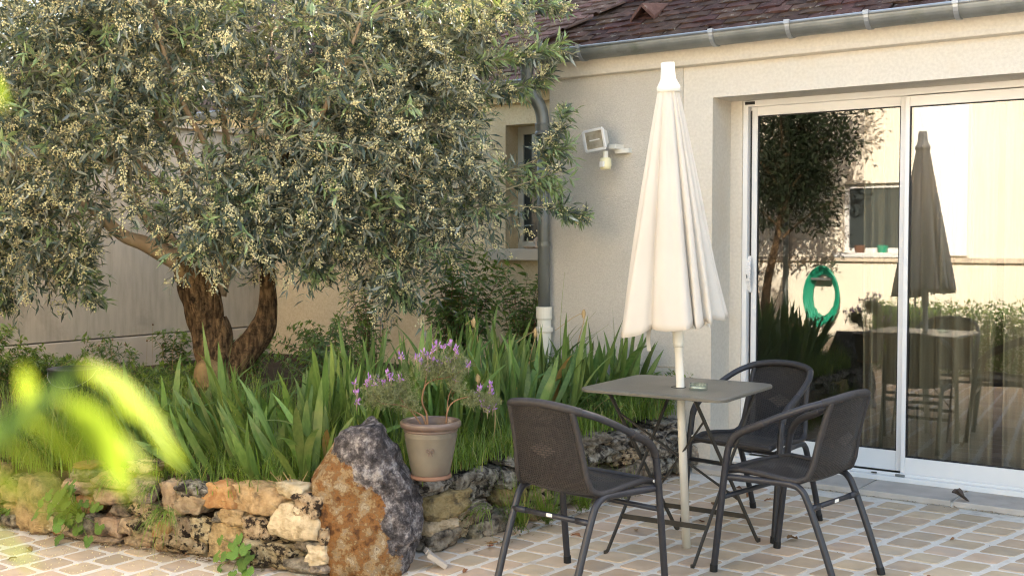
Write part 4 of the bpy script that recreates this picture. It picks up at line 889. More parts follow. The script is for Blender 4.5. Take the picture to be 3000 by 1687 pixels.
LIMBS = [
 [(548, 775, 34, 0), (505, 752, 28, -.03), (435, 712, 23, -.08), (377, 687, 19, -.12), (310, 615, 15, -.2), (240, 560, 11, -.3), (150, 500, 7, -.45)],
 [(545, 765, 30, 0), (480, 700, 24, .05), (430, 650, 20, .08), (385, 590, 18, .1), (330, 490, 16, .12), (285, 430, 14, .12), (245, 350, 11, .1), (190, 240, 8, .1), (150, 120, 5, .05)],
 [(560, 770, 30, .05), (585, 715, 24, .08), (560, 630, 19, .1), (525, 480, 15, .12), (500, 410, 13, .1), (465, 375, 11, .1), (445, 300, 9, .05), (400, 150, 6, 0)],
 [(625, 865, 26, .08), (643, 795, 22, .1), (640, 750, 20, .12), (612, 715, 18, .15), (600, 640, 15, .2), (640, 480, 12, .25), (620, 330, 9, .3), (600, 150, 6, .3)],
 [(640, 770, 20, .12), (668, 735, 16, .13), (685, 640, 13, .1), (720, 500, 11, .05), (760, 300, 8, 0), (800, 100, 5, 0)],
 [(790, 690, 17, 0), (880, 590, 13, -.1), (980, 500, 10, -.2), (1100, 430, 8, -.25), (1250, 380, 5, -.3)],
 [(800, 640, 15, 0), (900, 480, 12, .1), (1000, 330, 9, .15), (1150, 200, 7, .15), (1320, 110, 4, .1)],
 [(785, 740, 14, .05), (860, 700, 11, .1), (960, 660, 8, .1), (1090, 660, 6, .05), (1180, 740, 4, .0)],
 [(835, 480, 11, -.05), (880, 300, 9, -.1), (960, 120, 6, -.1), (1000, -80, 4, -.1)],
 [(560, 640, 14, .1), (480, 520, 10, -.25), (400, 400, 8, -.5), (330, 250, 5, -.6)],
 [(700, 560, 11, .05), (640, 430, 8, -.3), (600, 280, 6, -.6), (560, 100, 4, -.7)],
 [(900, 480, 10, .1), (960, 380, 8, -.3), (1040, 260, 6, -.55), (1100, 120, 4, -.6)],
]
limb_pts = []
for k, L in enumerate(LIMBS):
    bark_tube('limb', L, olive, 'limb', 10, .10, 5, k)
    limb_pts += [np.array(p) for p in spline([tp(x, y, w_) for x, y, r_, w_ in L], 5)]
limb_pts = np.array(limb_pts)
E1, E2, EZ3, TBn = np.array(e1), np.array(e2), np.array((0, 0, 1.)), np.array(TB)
# crown lobes: (x, y, half width, half height in picture units at the tree, depth offset, half depth, weight)
LOBES = [(700, 60, 640, 330, 0, 1.15, 1.9), (170, 330, 300, 300, -.2, .9, 1.1), (110, 650, 190, 165, -.35, .55, .5), (300, 700, 110, 90, -.4, .3, .16), (1040, 400, 330, 300, -.1, .85, 1.35), (930, 640, 230, 150, -.15, .6, .55),
         (1290, 60, 225, 190, .0, .7, .70), (1235, 330, 165, 185, -.1, .6, .45), (1165, 800, 90, 95, -.2, .28, .13), (680, 640, 190, 110, -.45, .45, .34), (500, 480, 240, 220, -.6, .4, .42), (1185, 620, 150, 130, -.1, .5, .26), (450, 120, 350, 250, -.6, .5, .9),
         (1380, 600, 70, 45, -.1, .2, .05), (760, 760, 60, 60, -.3, .2, .08)]
GAPS = [(640, 400, 120, 95, .18), (330, 600, 95, 65, .25), (560, 520, 60, 80, .3), (420, 640, 80, 45, .3), (870, 210, 60, 40, .4), (1090, 590, 60, 45, .3)]
NTW = 5600
wts = np.array([l[6] for l in LOBES]); cnt = (wts / wts.sum() * NTW).astype(int)
P0, OUT, DROOP = [], [], []
for (x, y, a, c, w_, dep, _), n_ in zip(LOBES, cnt):
    q = nrm(rng.normal(size=(n_, 3))) * (rng.random((n_, 1)) ** (1 / 2.2))
    ctr = np.array(tp(x, y, w_)); nsx = 1 + .12 * np.sin(q[:, 2:3] * 7 + x) 
    p = ctr + q[:, :1] * nsx * (a / S) * E1 + q[:, 1:2] * dep * E2 + q[:, 2:3] * (c / S) * EZ3
    P0.append(p); OUT.append(q[:, :1] * E1 + q[:, 1:2] * E2 + q[:, 2:3] * EZ3); DROOP.append(np.full(n_, 1. if y > 560 else .35))
P0 = np.concatenate(P0); OUT = np.concatenate(OUT); DROOP = np.concatenate(DROOP)
rel = P0 - TBn; px_ = (rel @ E1) * S + 642; py_ = 705 - (P0[:, 2] - 1.37) * S
keep = np.ones(len(P0), bool)
for gx, gy, ga, gb, kp in GAPS:
    keep &= ~((((px_ - gx) / ga) ** 2 + ((py_ - gy) / gb) ** 2 < 1) & (rng.random(len(P0)) > kp))
keep &= ~((px_ >= 830) & (px_ < 1110) & (py_ > 735))
keep &= ~((px_ > 330) & (px_ < 620) & (py_ > 640)) & ~((px_ >= 620) & (px_ < 830) & (py_ > 725))
keep &= (py_ < 870 + 40 * np.sin(px_ * .02)) & (P0[:, 1] < 6.75) & (P0[:, 0] > -7.65)
# ragged clumps: thin out by a coarse 3-D noise so light and dark clusters show
cl = np.array([noise.noise(Vector(p) * 3.1) for p in P0]); keep &= (cl > -.28) | (rng.random(len(P0)) < .35)
P0, OUT, DROOP = P0[keep], OUT[keep], DROOP[keep]
NTW = len(P0)
DIR = nrm(OUT * .75 + rng.normal(size=(NTW, 3)) * .55 + EZ3 * (.35 - .75 * DROOP)[:, None])
LEN = rng.uniform(.15, .30, NTW); young = (rng.random(NTW) < .13).astype(float)
DIR[young > 0] = nrm(DIR[young > 0] + np.array([0, 0, .6]) - E2 * .5)
# explicit long shoots at the right, towards the house wall
sh = []
for pts in ([(1330, 560, -.1), (1450, 525, -.15), (1570, 475, -.2), (1640, 445, -.2), (1690, 410, -.2)], [(1330, 600, -.1), (1480, 560, -.15), (1600, 520, -.2), (1660, 505, -.2), (1700, 495, -.2)],
            [(1300, 620, -.1), (1450, 605, -.1), (1600, 612, -.15), (1650, 622, -.15), (1700, 630, -.15)], [(1570, 475, -.2), (1600, 430, -.2), (1645, 355, -.2)], [(1450, 525, -.15), (1530, 520, -.1), (1590, 545, -.1), (1640, 600, -.1)],
            [(1250, 190, -.1), (1400, 200, -.2), (1540, 185, -.2), (1625, 160, -.2)], [(1250, 60, 0), (1420, 50, 0), (1550, 30, 0), (1640, 20, 0)], [(1220, 260, -.1), (1400, 270, -.1), (1520, 265, -.1), (1600, 235, -.1)],
            [(1100, 760, -.2), (1150, 830, -.22), (1190, 870, -.22)], [(60, 700, -.4), (80, 800, -.42), (95, 870, -.42)], [(280, 720, -.4), (320, 800, -.4), (330, 850, -.4)], [(880, 660, -.3), (930, 740, -.32), (960, 800, -.32)]):
    c = spline([tp(*p) for p in pts], 6); sh.append(c)
    for k in range(1, len(c) - 1):
        for rep in range(1 if pts[0][1] > 500 and pts[0][0] > 1200 else 2):
            d = (c[k + 1] - c[k - 1]).normalized(); sdv = Vector(rng.normal(size=3)); d2 = (d * .8 + sdv * .45).normalized()
            if (c[k] + d2 * .12 - TB).dot(e1) * S + 642 > 1690 and c[k].z > 1.6 and pts[0][1] > 500: continue
            P0 = np.vstack([P0, np.array(c[k])]); DIR = np.vstack([DIR, np.array(d2)]); LEN = np.append(LEN, rng.uniform(.06, .13)); DROOP = np.append(DROOP, .2)
            young = np.append(young, 1. if rng.random() < .55 else 0.)
NTW = len(P0)
LV, LF, LT = [], [], []; FVc = []
nv = 0
for k in range(9):
    t = (k + .7) / 9.; ok = (t * LEN / LEN < 1.01)
    pos = P0 + DIR * (LEN * t)[:, None] - EZ3 * (DROOP * .06 * t * t)[:, None]
    sv = nrm(np.cross(DIR, rng.normal(size=(NTW, 3))))
    for sgn in (-1, 1):
        m = rng.random(NTW) < .80
        ld = nrm(DIR * rng.uniform(.45, .95, (NTW, 1)) + sv * sgn * .8 + rng.normal(size=(NTW, 3)) * .18 - EZ3 * .12)[m]
        nn = nrm(rng.normal(size=(NTW, 3)) * .6 + EZ3 * .7 + OUTN if False else rng.normal(size=(NTW, 3)) * .55 + EZ3 * .75)[m]
        L_ = rng.uniform(.056, .104, NTW)[m] * (1 - .25 * (t > .8)); W_ = L_ * rng.uniform(.16, .235, len(L_))
        v_, f_ = leaf_arrays(pos[m], ld, nn, L_, W_, .18, .10)
        LV.append(v_); LF.append(f_ + nv); nv += len(v_); LT.append(np.repeat(young[m] * .85, 5))
    fm = (rng.random(NTW) < .27) & (young < .5) & (t > .15)
    FVc.append((pos[fm], nrm(DIR[fm] * .3 + sv[fm] * .6 + EZ3 * .2 + rng.normal(size=(fm.sum(), 3)) * .3)))
npmesh('foliage', np.concatenate(LV), np.concatenate(LF), MT['olive'], olive, attr=np.concatenate(LT))['kind'] = 'stuff'
# blossom panicles: small octahedral buds
OCT = np.array([(1, 0, 0), (-1, 0, 0), (0, 1, 0), (0, -1, 0), (0, 0, 1), (0, 0, -1)], float); OF = np.array([(0, 2, 4), (2, 1, 4), (1, 3, 4), (3, 0, 4), (2, 0, 5), (1, 2, 5), (3, 1, 5), (0, 3, 5)])
def buds(C_, Rr):
    n_ = len(C_); V = (C_[:, None, :] + OCT[None] * Rr[:, None, None]).reshape(-1, 3); F = (OF[None] + np.arange(n_)[:, None, None] * 6).reshape(-1, 3); return V, F
bp_ = np.concatenate([a for a, _ in FVc]); bd_ = np.concatenate([b_ for _, b_ in FVc])
vis = ((bp_ - TBn) @ E2) < .75
bp_, bd_ = bp_[vis], bd_[vis]
C_ = []
for k in range(14): C_.append(bp_ + bd_ * rng.uniform(.004, .046, (len(bp_), 1)) + rng.normal(size=bp_.shape) * .0105)
C_ = np.concatenate(C_); V, F = buds(C_, rng.uniform(.0040, .0074, len(C_)))
npmesh('blossom', V, F, MT['blossom'], olive)['kind'] = 'stuff'
# twigs and branchlets
mb = MB()
idx = rng.choice(len(P0), 1700, replace=False)
for i in idx:
    p = P0[i]; q = p + DIR[i] * LEN[i] - EZ3 * DROOP[i] * .05; mb.tube([p - DIR[i] * .05, (p + q) / 2 + np.array([0, 0, .006]), q], [.0026, .0021, .0012], 4, False)
for i in rng.choice(len(P0) - 260, 330, replace=False):
    p = P0[i]; d2 = ((limb_pts - p) ** 2).sum(1); j = d2.argmin()
    if d2[j] > .7: continue
    a = limb_pts[j]; m = (a + p) / 2 + np.array([0, 0, .10 * math.sqrt(d2[j])]) + rng.normal(size=3) * .04
    mb.tube(spline([a, m, p], 4), [.009, .008, .007, .0065, .006, .005, .004, .0035, .003], 5, False)
for c in sh: mb.tube(c, list(np.linspace(.0042, .0012, len(c))), 5, False)
mb.build('twigs', MT['twig'], olive)['kind'] = 'stuff'

# ================================================================== IRISES
def iris_leaf(seed):
    r = random.Random(seed); n_ = 9; bend = r.uniform(.02, .32) * (2.4 if seed % 5 == 0 else 1); vs = []
    for k in range(n_ + 1):
        t = k / n_; wd = .0235 * (.62 + .62 * math.sin(min(1, t * 1.25 + .12) * math.pi * .5)) * (1 - max(0, (t - .55) / .45) ** 1.6) + .0006
        z = t - bend * .55 * t ** 3; x = bend * t ** 2.2
        tw = .35 * t * r.choice((-1, 1)) * .6
        for s, f in ((-1, 0), (0, -.12), (1, 0)):
            vs.append((x + f * wd + s * wd * math.sin(tw) * .5, s * wd * math.cos(tw), z))
    fs = []
    for k in range(n_):
        a = k * 3; fs += [(a, a + 1, a + 4, a + 3), (a + 1, a + 2, a + 5, a + 4)]
    me = MB().add(vs, fs).mesh('leaf', smooth=True); return me
iris_me = [iris_leaf(k) for k in range(14)]
for me in iris_me: me.materials.append(MT['iris'])
dry_me = [iris_me[k].copy() for k in (2, 5)]
for me in dry_me: me.materials.clear(); me.materials.append(MT['iris_dry'])
def iris(x, y, hgt, lab, grp, nl=7, lean=(0, 0), seed=0):
    r = random.Random(seed); z = soil_z(x, y) - .01
    t = thing('iris_plant', (x, y, z), lab, 'plant', grp)
    fa = r.uniform(0, 6.28)
    for k in range(nl):
        ob = link('leaf', (iris_me if r.random() > .03 else dry_me)[r.randrange(14) if False else r.randrange(2)] if False else (r.choice(iris_me) if r.random() > .012 else r.choice(dry_me)), t)
        o_ = (k - (nl - 1) / 2) / nl; h = hgt * r.uniform(.62, 1.1) * (1 - .35 * abs(o_))
        ob.scale = (h, r.uniform(.46, .80), h)
        ob.location = (o_ * .09 * math.cos(fa) + r.uniform(-.02, .02), o_ * .09 * math.sin(fa) + r.uniform(-.02, .02), 0)
        tl = Vector((o_ * .75 * math.cos(fa) + lean[0] + r.uniform(-.16, .16), o_ * .75 * math.sin(fa) + lean[1] + r.uniform(-.16, .16), 1)).normalized()
        ob.rotation_euler = (tl.to_track_quat('Z', 'Y').to_matrix().to_4x4() @ Matrix.Rotation(fa + r.uniform(-.5, .5) + (math.pi if o_ < 0 else 0), 4, 'Z')).to_euler()
    return t
gI = 'irises in the raised bed'
r = random.Random(21); k = 0
pts = []
for _ in range(4000):                               # right-hand band along the stone wall up to the house
    y = r.uniform(3.75, 5.98); x = r.uniform(-4.35 if y > 4.3 else -4.1, -3.32)
    if all((x - a) ** 2 + (y - b_) ** 2 > .138 ** 2 for a, b_ in pts): pts.append((x, y))
    if len(pts) > 62: break
for x, y in pts:
    k += 1; sub = 0 if y < 4.25 else 1 if y < 4.85 else 2 if y < 5.45 else 3
    iris(x, y, r.uniform(.46, .70), ('green iris fan close behind the potted lavender', 'green iris fan behind the back of the near left chair', 'green iris fan below the foot of the downpipe', 'green iris fan against the roughcast house wall left of the umbrella')[sub], gI + (' by the pot', ' behind the near chair', ' below the downpipe', ' at the house wall')[sub], r.randint(8, 11), (.05, -.04), k)
ptl = []
for _ in range(4000):                               # left clump in front of the olive trunk
    x = r.uniform(-4.75, -3.55); y = r.uniform(wall_front(x) + .20, wall_front(x) + .95)
    if all((x - a) ** 2 + (y - b_) ** 2 > .155 ** 2 for a, b_ in ptl): ptl.append((x, y))
    if len(ptl) > 25: break
for x, y in ptl:
    k += 1; iris(x, y, r.uniform(.42, .60), 'green iris fan in the clump between the olive trunk and the boulder', gI + ', left clump', r.randint(6, 9), (-.10, -.08), k)

for x, dy, ln in ((-4.42, .20, (-.75, -.45)), (-4.05, .14, (-.35, -.75)), (-3.78, .16, (.25, -.65)), (-4.25, .40, (-.8, -.2)), (-3.62, .34, (.3, -.5)), (-4.62, .5, (-.7, -.25))):
    k += 1; iris(x, wall_front(x) + dy, .52, 'iris fan with long leaves arching over the edge of the left stone wall', gI + ' arching over the wall', 5, ln, k)

# ================================================================== GRASS (stuff)
def blades(P, H, lean, W=.0022, seg=4):
    n_ = len(P); az = rng.uniform(0, 2 * np.pi, n_); d = np.stack([np.cos(az), np.sin(az), np.zeros(n_)], 1); s = np.stack([-np.sin(az), np.cos(az), np.zeros(n_)], 1)
    Vs = []
    for k in range(seg + 1):
        t = k / seg; c = P + d * (lean * H * t ** 2)[:, None] + EZ3 * (H * (t - .45 * lean * t ** 2.5))[:, None]; w_ = W * (1 - t ** 1.5) + .0003
        Vs += [c - s * w_, c + s * w_]
    V = np.stack(Vs, 1).reshape(-1, 3); b0 = np.arange(n_)[:, None, None] * (2 * seg + 2)
    F = np.array([[2 * k, 2 * k + 1, 2 * k + 3, 2 * k + 2] for k in range(seg)])[None] + b0
    return V, F.reshape(-1, 4)
GP, GH, GL, GY = [], [], [], []
def tuft(x, y, n_, sp, h, lean=.7, z=None):
    p = np.stack([rng.normal(x, sp, n_), rng.normal(y, sp, n_), np.zeros(n_)], 1)
    p[:, 2] = [soil_z(a, b_) - .01 if z is None else z for a, b_ in p[:, :2]]
    GP.append(p); GH.append(rng.uniform(.5, 1.15, n_) * h); GL.append(rng.uniform(.15, 1.3, n_) * lean); GY.append((rng.random(n_) < .10) * rng.uniform(.4, 1, n_))
for _ in range(230):                                # long grass behind the left wall
    x = r.uniform(-5.6, -3.5); tuft(x, wall_front(x) + r.uniform(.10, .75), 40 if x < -4.5 else 24, .06, r.uniform(.16, .34) * (1 if x < -4.5 else .72), 1.0)
for _ in range(70):
    x = r.uniform(-6.6, -4.6); tuft(x, r.uniform(3.3, 4.6), 40, .09, r.uniform(.14, .34))
for _ in range(110):                                 # along the right wall and under the irises
    y = r.uniform(3.6, 5.95); tuft(r.uniform(-3.55, -3.2), y, 24, .05, r.uniform(.12, .26))
for _ in range(70): tuft(r.uniform(-3.24, -3.12), r.uniform(3.75, 6.0), 22, .035, r.uniform(.08, .2))
for _ in range(40): tuft(r.uniform(-4.9, -3.4), r.uniform(3.5, 4.3), 24, .08, r.uniform(.2, .42), .5)
P = np.concatenate(GP); V, F = blades(P, np.concatenate(GH), np.concatenate(GL)); 
npmesh('grass', V, F, MT['grass'], None, attr=np.repeat(np.concatenate(GY), 10))
g = bpy.data.objects['grass']; tag(g, 'fine wild grass growing along the edge of the raised bed', 'grass', kind='stuff')
# grass tufts hanging out of the wall joints and at the wall foot
def wall_tuft(name, x, y, z, n_, h, lab, hang=True):
    az = rng.normal(-1.4, .7, n_) if hang else rng.uniform(-2.6, .2, n_)
    d = np.stack([np.cos(az), np.sin(az), np.zeros(n_)], 1); s = np.stack([-np.sin(az), np.cos(az), np.zeros(n_)], 1); H = rng.uniform(.5, 1.2, n_) * h; Vs = []
    P = np.array((x, y, z)) + rng.normal(size=(n_, 3)) * np.array((.02, .012, .015)); P[:, 2] = np.maximum(P[:, 2], .0)
    dr = rng.uniform(.3, 1.15, n_) if hang else rng.uniform(-.9, .1, n_)
    for k in range(5):
        t = k / 4; c = P + d * (H * (.75 * t))[:, None] + EZ3 * (H * ((.5 if hang else .6) * t - dr * t * t * 1.15))[:, None]; c[:, 2] = np.maximum(c[:, 2], .006)
        w_ = .0024 * (1 - t ** 1.5) + .0003; Vs += [c - s * w_, c + s * w_]
    V = np.stack(Vs, 1).reshape(-1, 3); F = (np.array([[2 * k, 2 * k + 1, 2 * k + 3, 2 * k + 2] for k in range(4)])[None] + np.arange(n_)[:, None, None] * 10).reshape(-1, 4)
    root = thing(name, (x, y, z), lab, 'grass tuft', 'grass tufts on the stone walls'); npmesh('blades', V, F, MT['grass'], root, attr=np.repeat((rng.random(n_) < .08) * .7, 10))
wall_tuft('grass_tuft', -4.03, 3.02, .20, 90, .17, 'grass tuft spilling over the middle of the left stone wall down to the paving')
wall_tuft('grass_tuft', -4.14, 3.02, .29, 50, .13, 'grass tuft hanging from the top of the left stone wall')
wall_tuft('grass_tuft', -4.35, 2.97, .31, 40, .13, 'grass wisp on the left wall just right of the lobed weed')
wall_tuft('grass_tuft', -3.04, 4.25, .04, 80, .20, 'grass tuft at the foot of the right stone wall left of the near chair leg', False)
wall_tuft('grass_tuft', -3.02, 4.45, .03, 90, .20, 'grass tuft at the wall foot seen under the near chair seat', False)
wall_tuft('grass_tuft', -3.0, 4.75, .03, 70, .17, 'grass tuft at the wall foot under the near chair arm', False)
wall_tuft('grass_tuft', -3.06, 4.02, .16, 40, .16, 'grass wisp in the joints of the right stone wall')
wall_tuft('grass_tuft', -2.98, 5.1, .03, 60, .14, 'grass tuft at the wall foot behind the table legs', False)

# ================================================================== SHRUBS by the wing
def shrub(name, c, stems, hgt, spread, lab, leafL=.055, cat='shrub', seed=0, red=True, dens=1., lean=(0, 0), mt='shrub', grp=None):
    r2 = np.random.default_rng(seed); root = thing(name, c, lab, cat, grp); mb = MB(); V_, F_, T_ = [], [], []; nv_ = 0
    for k in range(stems):
        az = r2.uniform(0, 6.28); out = r2.uniform(.15, 1) * spread; h = hgt * r2.uniform(.55, 1.1)
        b0 = Vector(c) + Vector((r2.normal() * .05, r2.normal() * .05, 0)); tip = b0 + Vector((math.cos(az) * out + lean[0] * h, math.sin(az) * out + lean[1] * h, h))
        mid = (b0 + tip) / 2 + Vector((math.cos(az) * -.12 * out, math.sin(az) * -.12 * out, .10 * h)); sp = spline([b0, mid, tip], 9)
        mb.tube(sp, list(np.linspace(.0035, .0010, len(sp))), 4, False)
        for j in range(4, len(sp)):
            for s_ in range(int(2 * dens + r2.random())):
                p = np.array(sp[j]) + r2.normal(size=3) * .006; d = np.array((sp[j] - sp[j - 1]).normalized()); sv = nrm(np.cross(d, r2.normal(size=3)))
                n_ = 1; L_ = r2.uniform(.6, 1.15) * leafL
                v_, f_ = leaf_arrays(p[None], nrm(d * .35 + sv * .9 - EZ3 * .15)[None], nrm(EZ3 + r2.normal(size=3) * .4)[None], np.array([L_]), np.array([L_ * .30]), .2, .2)
                V_.append(v_); F_.append(f_ + nv_); nv_ += 5; T_.append(np.full(5, .6 if j > len(sp) - 4 else 0.))
    mb.build('stems', MT['stem_red' if red else 'straw'], root); npmesh('leaves', np.concatenate(V_), np.concatenate(F_), MT[mt], root, attr=np.concatenate(T_))
    return root
shrub('leafy_shrub', (-5.05, 6.35, .33), 46, .98, .46, 'bushy green shrub with lance leaves against the ochre wall under the window', .085, seed=1, dens=1.7)
shrub('leafy_shrub', (-4.55, 6.45, .33), 34, .80, .30, 'upright shrub with reddish stems growing just left of the downpipe', .07, seed=2, dens=1.6)
shrub('leafy_shrub', (-5.9, 6.3, .33), 26, .75, .28, 'tall thin shrub shoots against the ochre wall right of the olive trunk', .06, seed=3, dens=1.4)
shrub('leafy_shrub', (-5.75, 5.7, .33), 34, .45, .42, 'low arching shrub with red stems right of the olive trunk', .055, seed=4, dens=2)
shrub('leafy_shrub', (-5.35, 5.3, .33), 24, .36, .30, 'small red stemmed shrub between the olive fork and the irises', .05, seed=6, dens=2)
shrub('small_herb', (-6.75, 5.2, .33), 12, .36, .16, 'small herb with toothed leaves before the grey wall left of the trunk', .06, 'herb', 7, False, 1.6, mt='herb')
shrub('small_herb', (-7.2, 5.0, .33), 12, .34, .25, 'sparse herb with dry seed heads at the foot of the grey wall', .055, 'herb', 8, False, 1.1, mt='herb')
shrub('small_herb', (-6.5, 5.6, .33), 14, .34, .22, 'leafy herb just left of the olive trunk by the wall ledge', .06, 'herb', 9, False, 1.6, mt='herb')
shrub('low_groundcover', (-6.2, 4.7, .32), 60, .20, .55, 'low dark green ground cover left of the olive trunk', .05, 'plant', 10, False, 2.4, mt='herb')
shrub('low_groundcover', (-7.1, 4.3, .32), 60, .24, .5, 'low green ground cover at the left edge behind the bucket', .05, 'plant', 11, False, 2.4, mt='herb')
shrub('edge_bush', (-7.05, 3.85, .30), 60, .52, .30, 'small green bush cut by the left picture edge', .05, 'bush', 12, False, 2.4, mt='herb')
shrub('low_herb', (-3.22, 5.85, .33), 26, .24, .18, 'fresh green herb on the wall top against the house behind the table', .035, 'herb', 13, False, 2.4, mt='herb')
shrub('low_herb', (-3.3, 5.3, .33), 22, .20, .18, 'fresh green herb on the right wall top beneath the table', .035, 'herb', 14, False, 2.4, mt='herb')
# seed heads on dry stalks before the grey wall
for k in range(9):
    x, y = -7.0 + .12 * (k % 5) + random.Random(k).uniform(-.3, .3), 5.0 + random.Random(k + 3).uniform(-.5, .6); h = random.Random(k + 7).uniform(.22, .42); z = soil_z(x, y)
    t = thing('seed_head', (x, y, z), 'thin dry stalk with a dark round seed head before the grey wall', 'seed head', 'dry seed heads by the grey wall')
    MB().tube([(x, y, z), (x + .02, y, z + h)], .0012, 4).build('stalk', MT['straw'], t); MB().lathe([(0, -.008), (.007, -.004), (.008, .003), (0, .008)], (x + .02, y, z + h), 8).build('head', MT['debris'], t)
# tall grass stalks before the roughcast wall
tuft_ = thing('tall_grass_stalk', (-3.75, 5.7, .35), 'tall loose grass stalks rising before the roughcast wall', 'grass stalk')
mb = MB()
for (dx, h, l_) in ((0, .85, .03), (.03, .62, .22), (.06, .55, .28), (-.05, .4, -.15), (.1, .5, .12)):
    mb.tube(spline([(-3.75 + dx * .4, 5.7, .33), (-3.75 + dx, 5.7 - .02, .33 + h * .6), (-3.75 + dx + l_, 5.68, .33 + h)], 6), list(np.linspace(.0028, .0006, 13)), 4, False)
mb.build('stalks', MT['grass'], tuft_)
# withered iris flower stalks
for k, (x, y, h) in enumerate(((-3.55, 5.55, .58), (-3.75, 4.9, .56), (-3.3, 4.4, .34), (-3.62, 5.2, .5))):
    z = soil_z(x, y); rr = random.Random(k + 40); t = thing('withered_iris_stalk', (x, y, z), ('withered iris flower stalk rising by the umbrella strap', 'arched pale dry stalk above the iris leaves', 'short dry iris stalk behind the near chair back', 'curled dry iris stalk in front of the downpipe')[k], 'dry stalk', 'withered iris stalks')
    P = spline([(x, y, z), (x + rr.uniform(-.03, .03), y, z + h * .6), (x + rr.uniform(-.08, .08), y - .02, z + h), (x + rr.uniform(-.14, .14), y - .03, z + h * rr.uniform(.75, 1.0))], 5)
    MB().tube(P, list(np.linspace(.0035, .0016, len(P))), 5, False).build('stalk', MT['straw'], t); me = stone_mesh(.022, .016, .05, k, .3, 4, .1); me.materials.append(MT['straw']); ob = link('seed_pod', me, t); ob.location = P[10] - Vector((x, y, z))

# ================================================================== LAVENDER POT
pc_ = Vector((-3.035, 3.61, .375))
sau = MB().lathe([(0, 0), (.082, 0), (.088, .006), (.086, .018), (.078, .018), (.074, .008), (0, .008)], (0, 0, 0), 36).build('pot_saucer', MT['terracotta'], None); sau.location = pc_; tag(sau, 'terracotta saucer under the lavender pot on the stone wall', 'saucer')
pot = thing('flower_pot', pc_ + Vector((0, 0, .009)), 'taupe glazed flower pot with bow motif standing on the stone wall', 'pot')
o_ = pc_ + Vector((0, 0, .009))
MB().lathe([(0, 0), (.076, 0), (.079, .004), (.090, .06), (.102, .12), (.110, .168), (.112, .172), (.108, .18), (.112, .186), (.110, .19)], o_, 48).build('body', MT['glaze'], pot, smooth=True)
MB().lathe([(.110, .189), (.114, .191), (.115, .197), (.112, .2), (.115, .203), (.124, .206), (.129, .214), (.129, .226), (.124, .233), (.115, .234), (.110, .228), (.106, .20), (.10, .14)], o_, 48).build('rim', MT['glaze_rim'], pot, smooth=True)
MB().lathe([(0, .196), (.06, .2), (.107, .194)], o_, 30).build('soil', MT['soil'], pot)
# little bow relief
fd_ = Vector((.62, -.78, 0)).normalized(); sd_ = Vector((-fd_.y, fd_.x, 0)); cb = o_ + fd_ * .1035 + Vector((0, 0, .122)); mb = MB()
for sg in (-1, 1):
    mb.tube([cb + sd_ * (sg * .016 * math.sin(a)) * (1) + Vector((0, 0, .011 * math.sin(a * 2) * .7)) + fd_ * .001 for a in [math.pi * q / 10 for q in range(11)]], .0026, 6)
    mb.tube([cb, cb + sd_ * sg * .008 - Vector((0, 0, .022)) - fd_ * .004], .0024, 6)
mb.build('bow_relief', MT['glaze_rim'], pot)
# lavender
lv = thing('lavender_plant', o_ + Vector((0, 0, .19)), 'woody lavender bush with purple flower spikes growing in the glazed pot', 'plant')
lb = o_ + Vector((0, 0, .19)); LS = 3300 / 4.66
def lp(x, y, w_=0.): return lb + e1 * ((x - 1255) / LS) + e2 * w_ + Vector((0, 0, (1235 - y) / LS))
mb = MB()
def ltube(pts, r0, r1): c = spline([lp(*p) for p in pts], 5); mb.tube(c, list(np.linspace(r0, r1, len(c))), 6)
ltube([(1248, 1245), (1235, 1200), (1220, 1185), (1165, 1160), (1110, 1150, -.03), (1085, 1120, -.03)], .005, .002)
ltube([(1245, 1245), (1215, 1200), (1165, 1140), (1130, 1110)], .0045, .002)
ltube([(1245, 1245), (1244, 1190), (1230, 1150), (1238, 1105), (1262, 1085), (1310, 1075), (1360, 1050)], .005, .002)
ltube([(1238, 1105), (1245, 1060), (1250, 1030)], .003, .0015); ltube([(1262, 1085), (1300, 1050), (1320, 1020)], .003, .0015)
ltube([(1262, 1240), (1300, 1215, -.03), (1305, 1180, -.03), (1320, 1150, -.03), (1355, 1135, -.02), (1400, 1135, -.02), (1430, 1150)], .0045, .0018)
ltube([(1305, 1180, -.03), (1310, 1130, -.03), (1330, 1090)], .003, .0015); ltube([(1262, 1243), (1290, 1225, -.06)], .004, .003)
mb.build('branches', MT['lav_wood'], lv, smooth=True)
LC = [(1110, 1130, 60, 42, -.02, 300), (1170, 1120, 55, 50, .02, 220), (1260, 1050, 55, 40, 0, 300), (1320, 1050, 55, 40, .02, 280), (1200, 1160, 30, 30, 0, 90), (1335, 1095, 25, 40, -.01, 100), (1385, 1140, 35, 22, -.02, 130), (1425, 1150, 28, 28, -.02, 130)]
V_, F_, nv_ = [], [], 0; spikes = []
for x, y, a, c, w_, n_ in LC:
    q = rng.normal(size=(n_, 3)) * .45; p = np.array(lp(x, y, w_)) + q[:, :1] * a / LS * E1 + q[:, 1:2] * .05 * E2 + q[:, 2:3] * c / LS * EZ3
    for rep in range(9):
        d = nrm(rng.normal(size=(n_, 3)) + EZ3 * .9); L_ = rng.uniform(.010, .022, n_)
        v_, f_ = leaf_arrays(p + rng.normal(size=p.shape) * .004, d, nrm(rng.normal(size=(n_, 3))), L_, L_ * .14, .1, .1); V_.append(v_); F_.append(f_ + nv_); nv_ += len(v_)
npmesh('foliage', np.concatenate(V_), np.concatenate(F_), MT['lav_leaf'], lv)
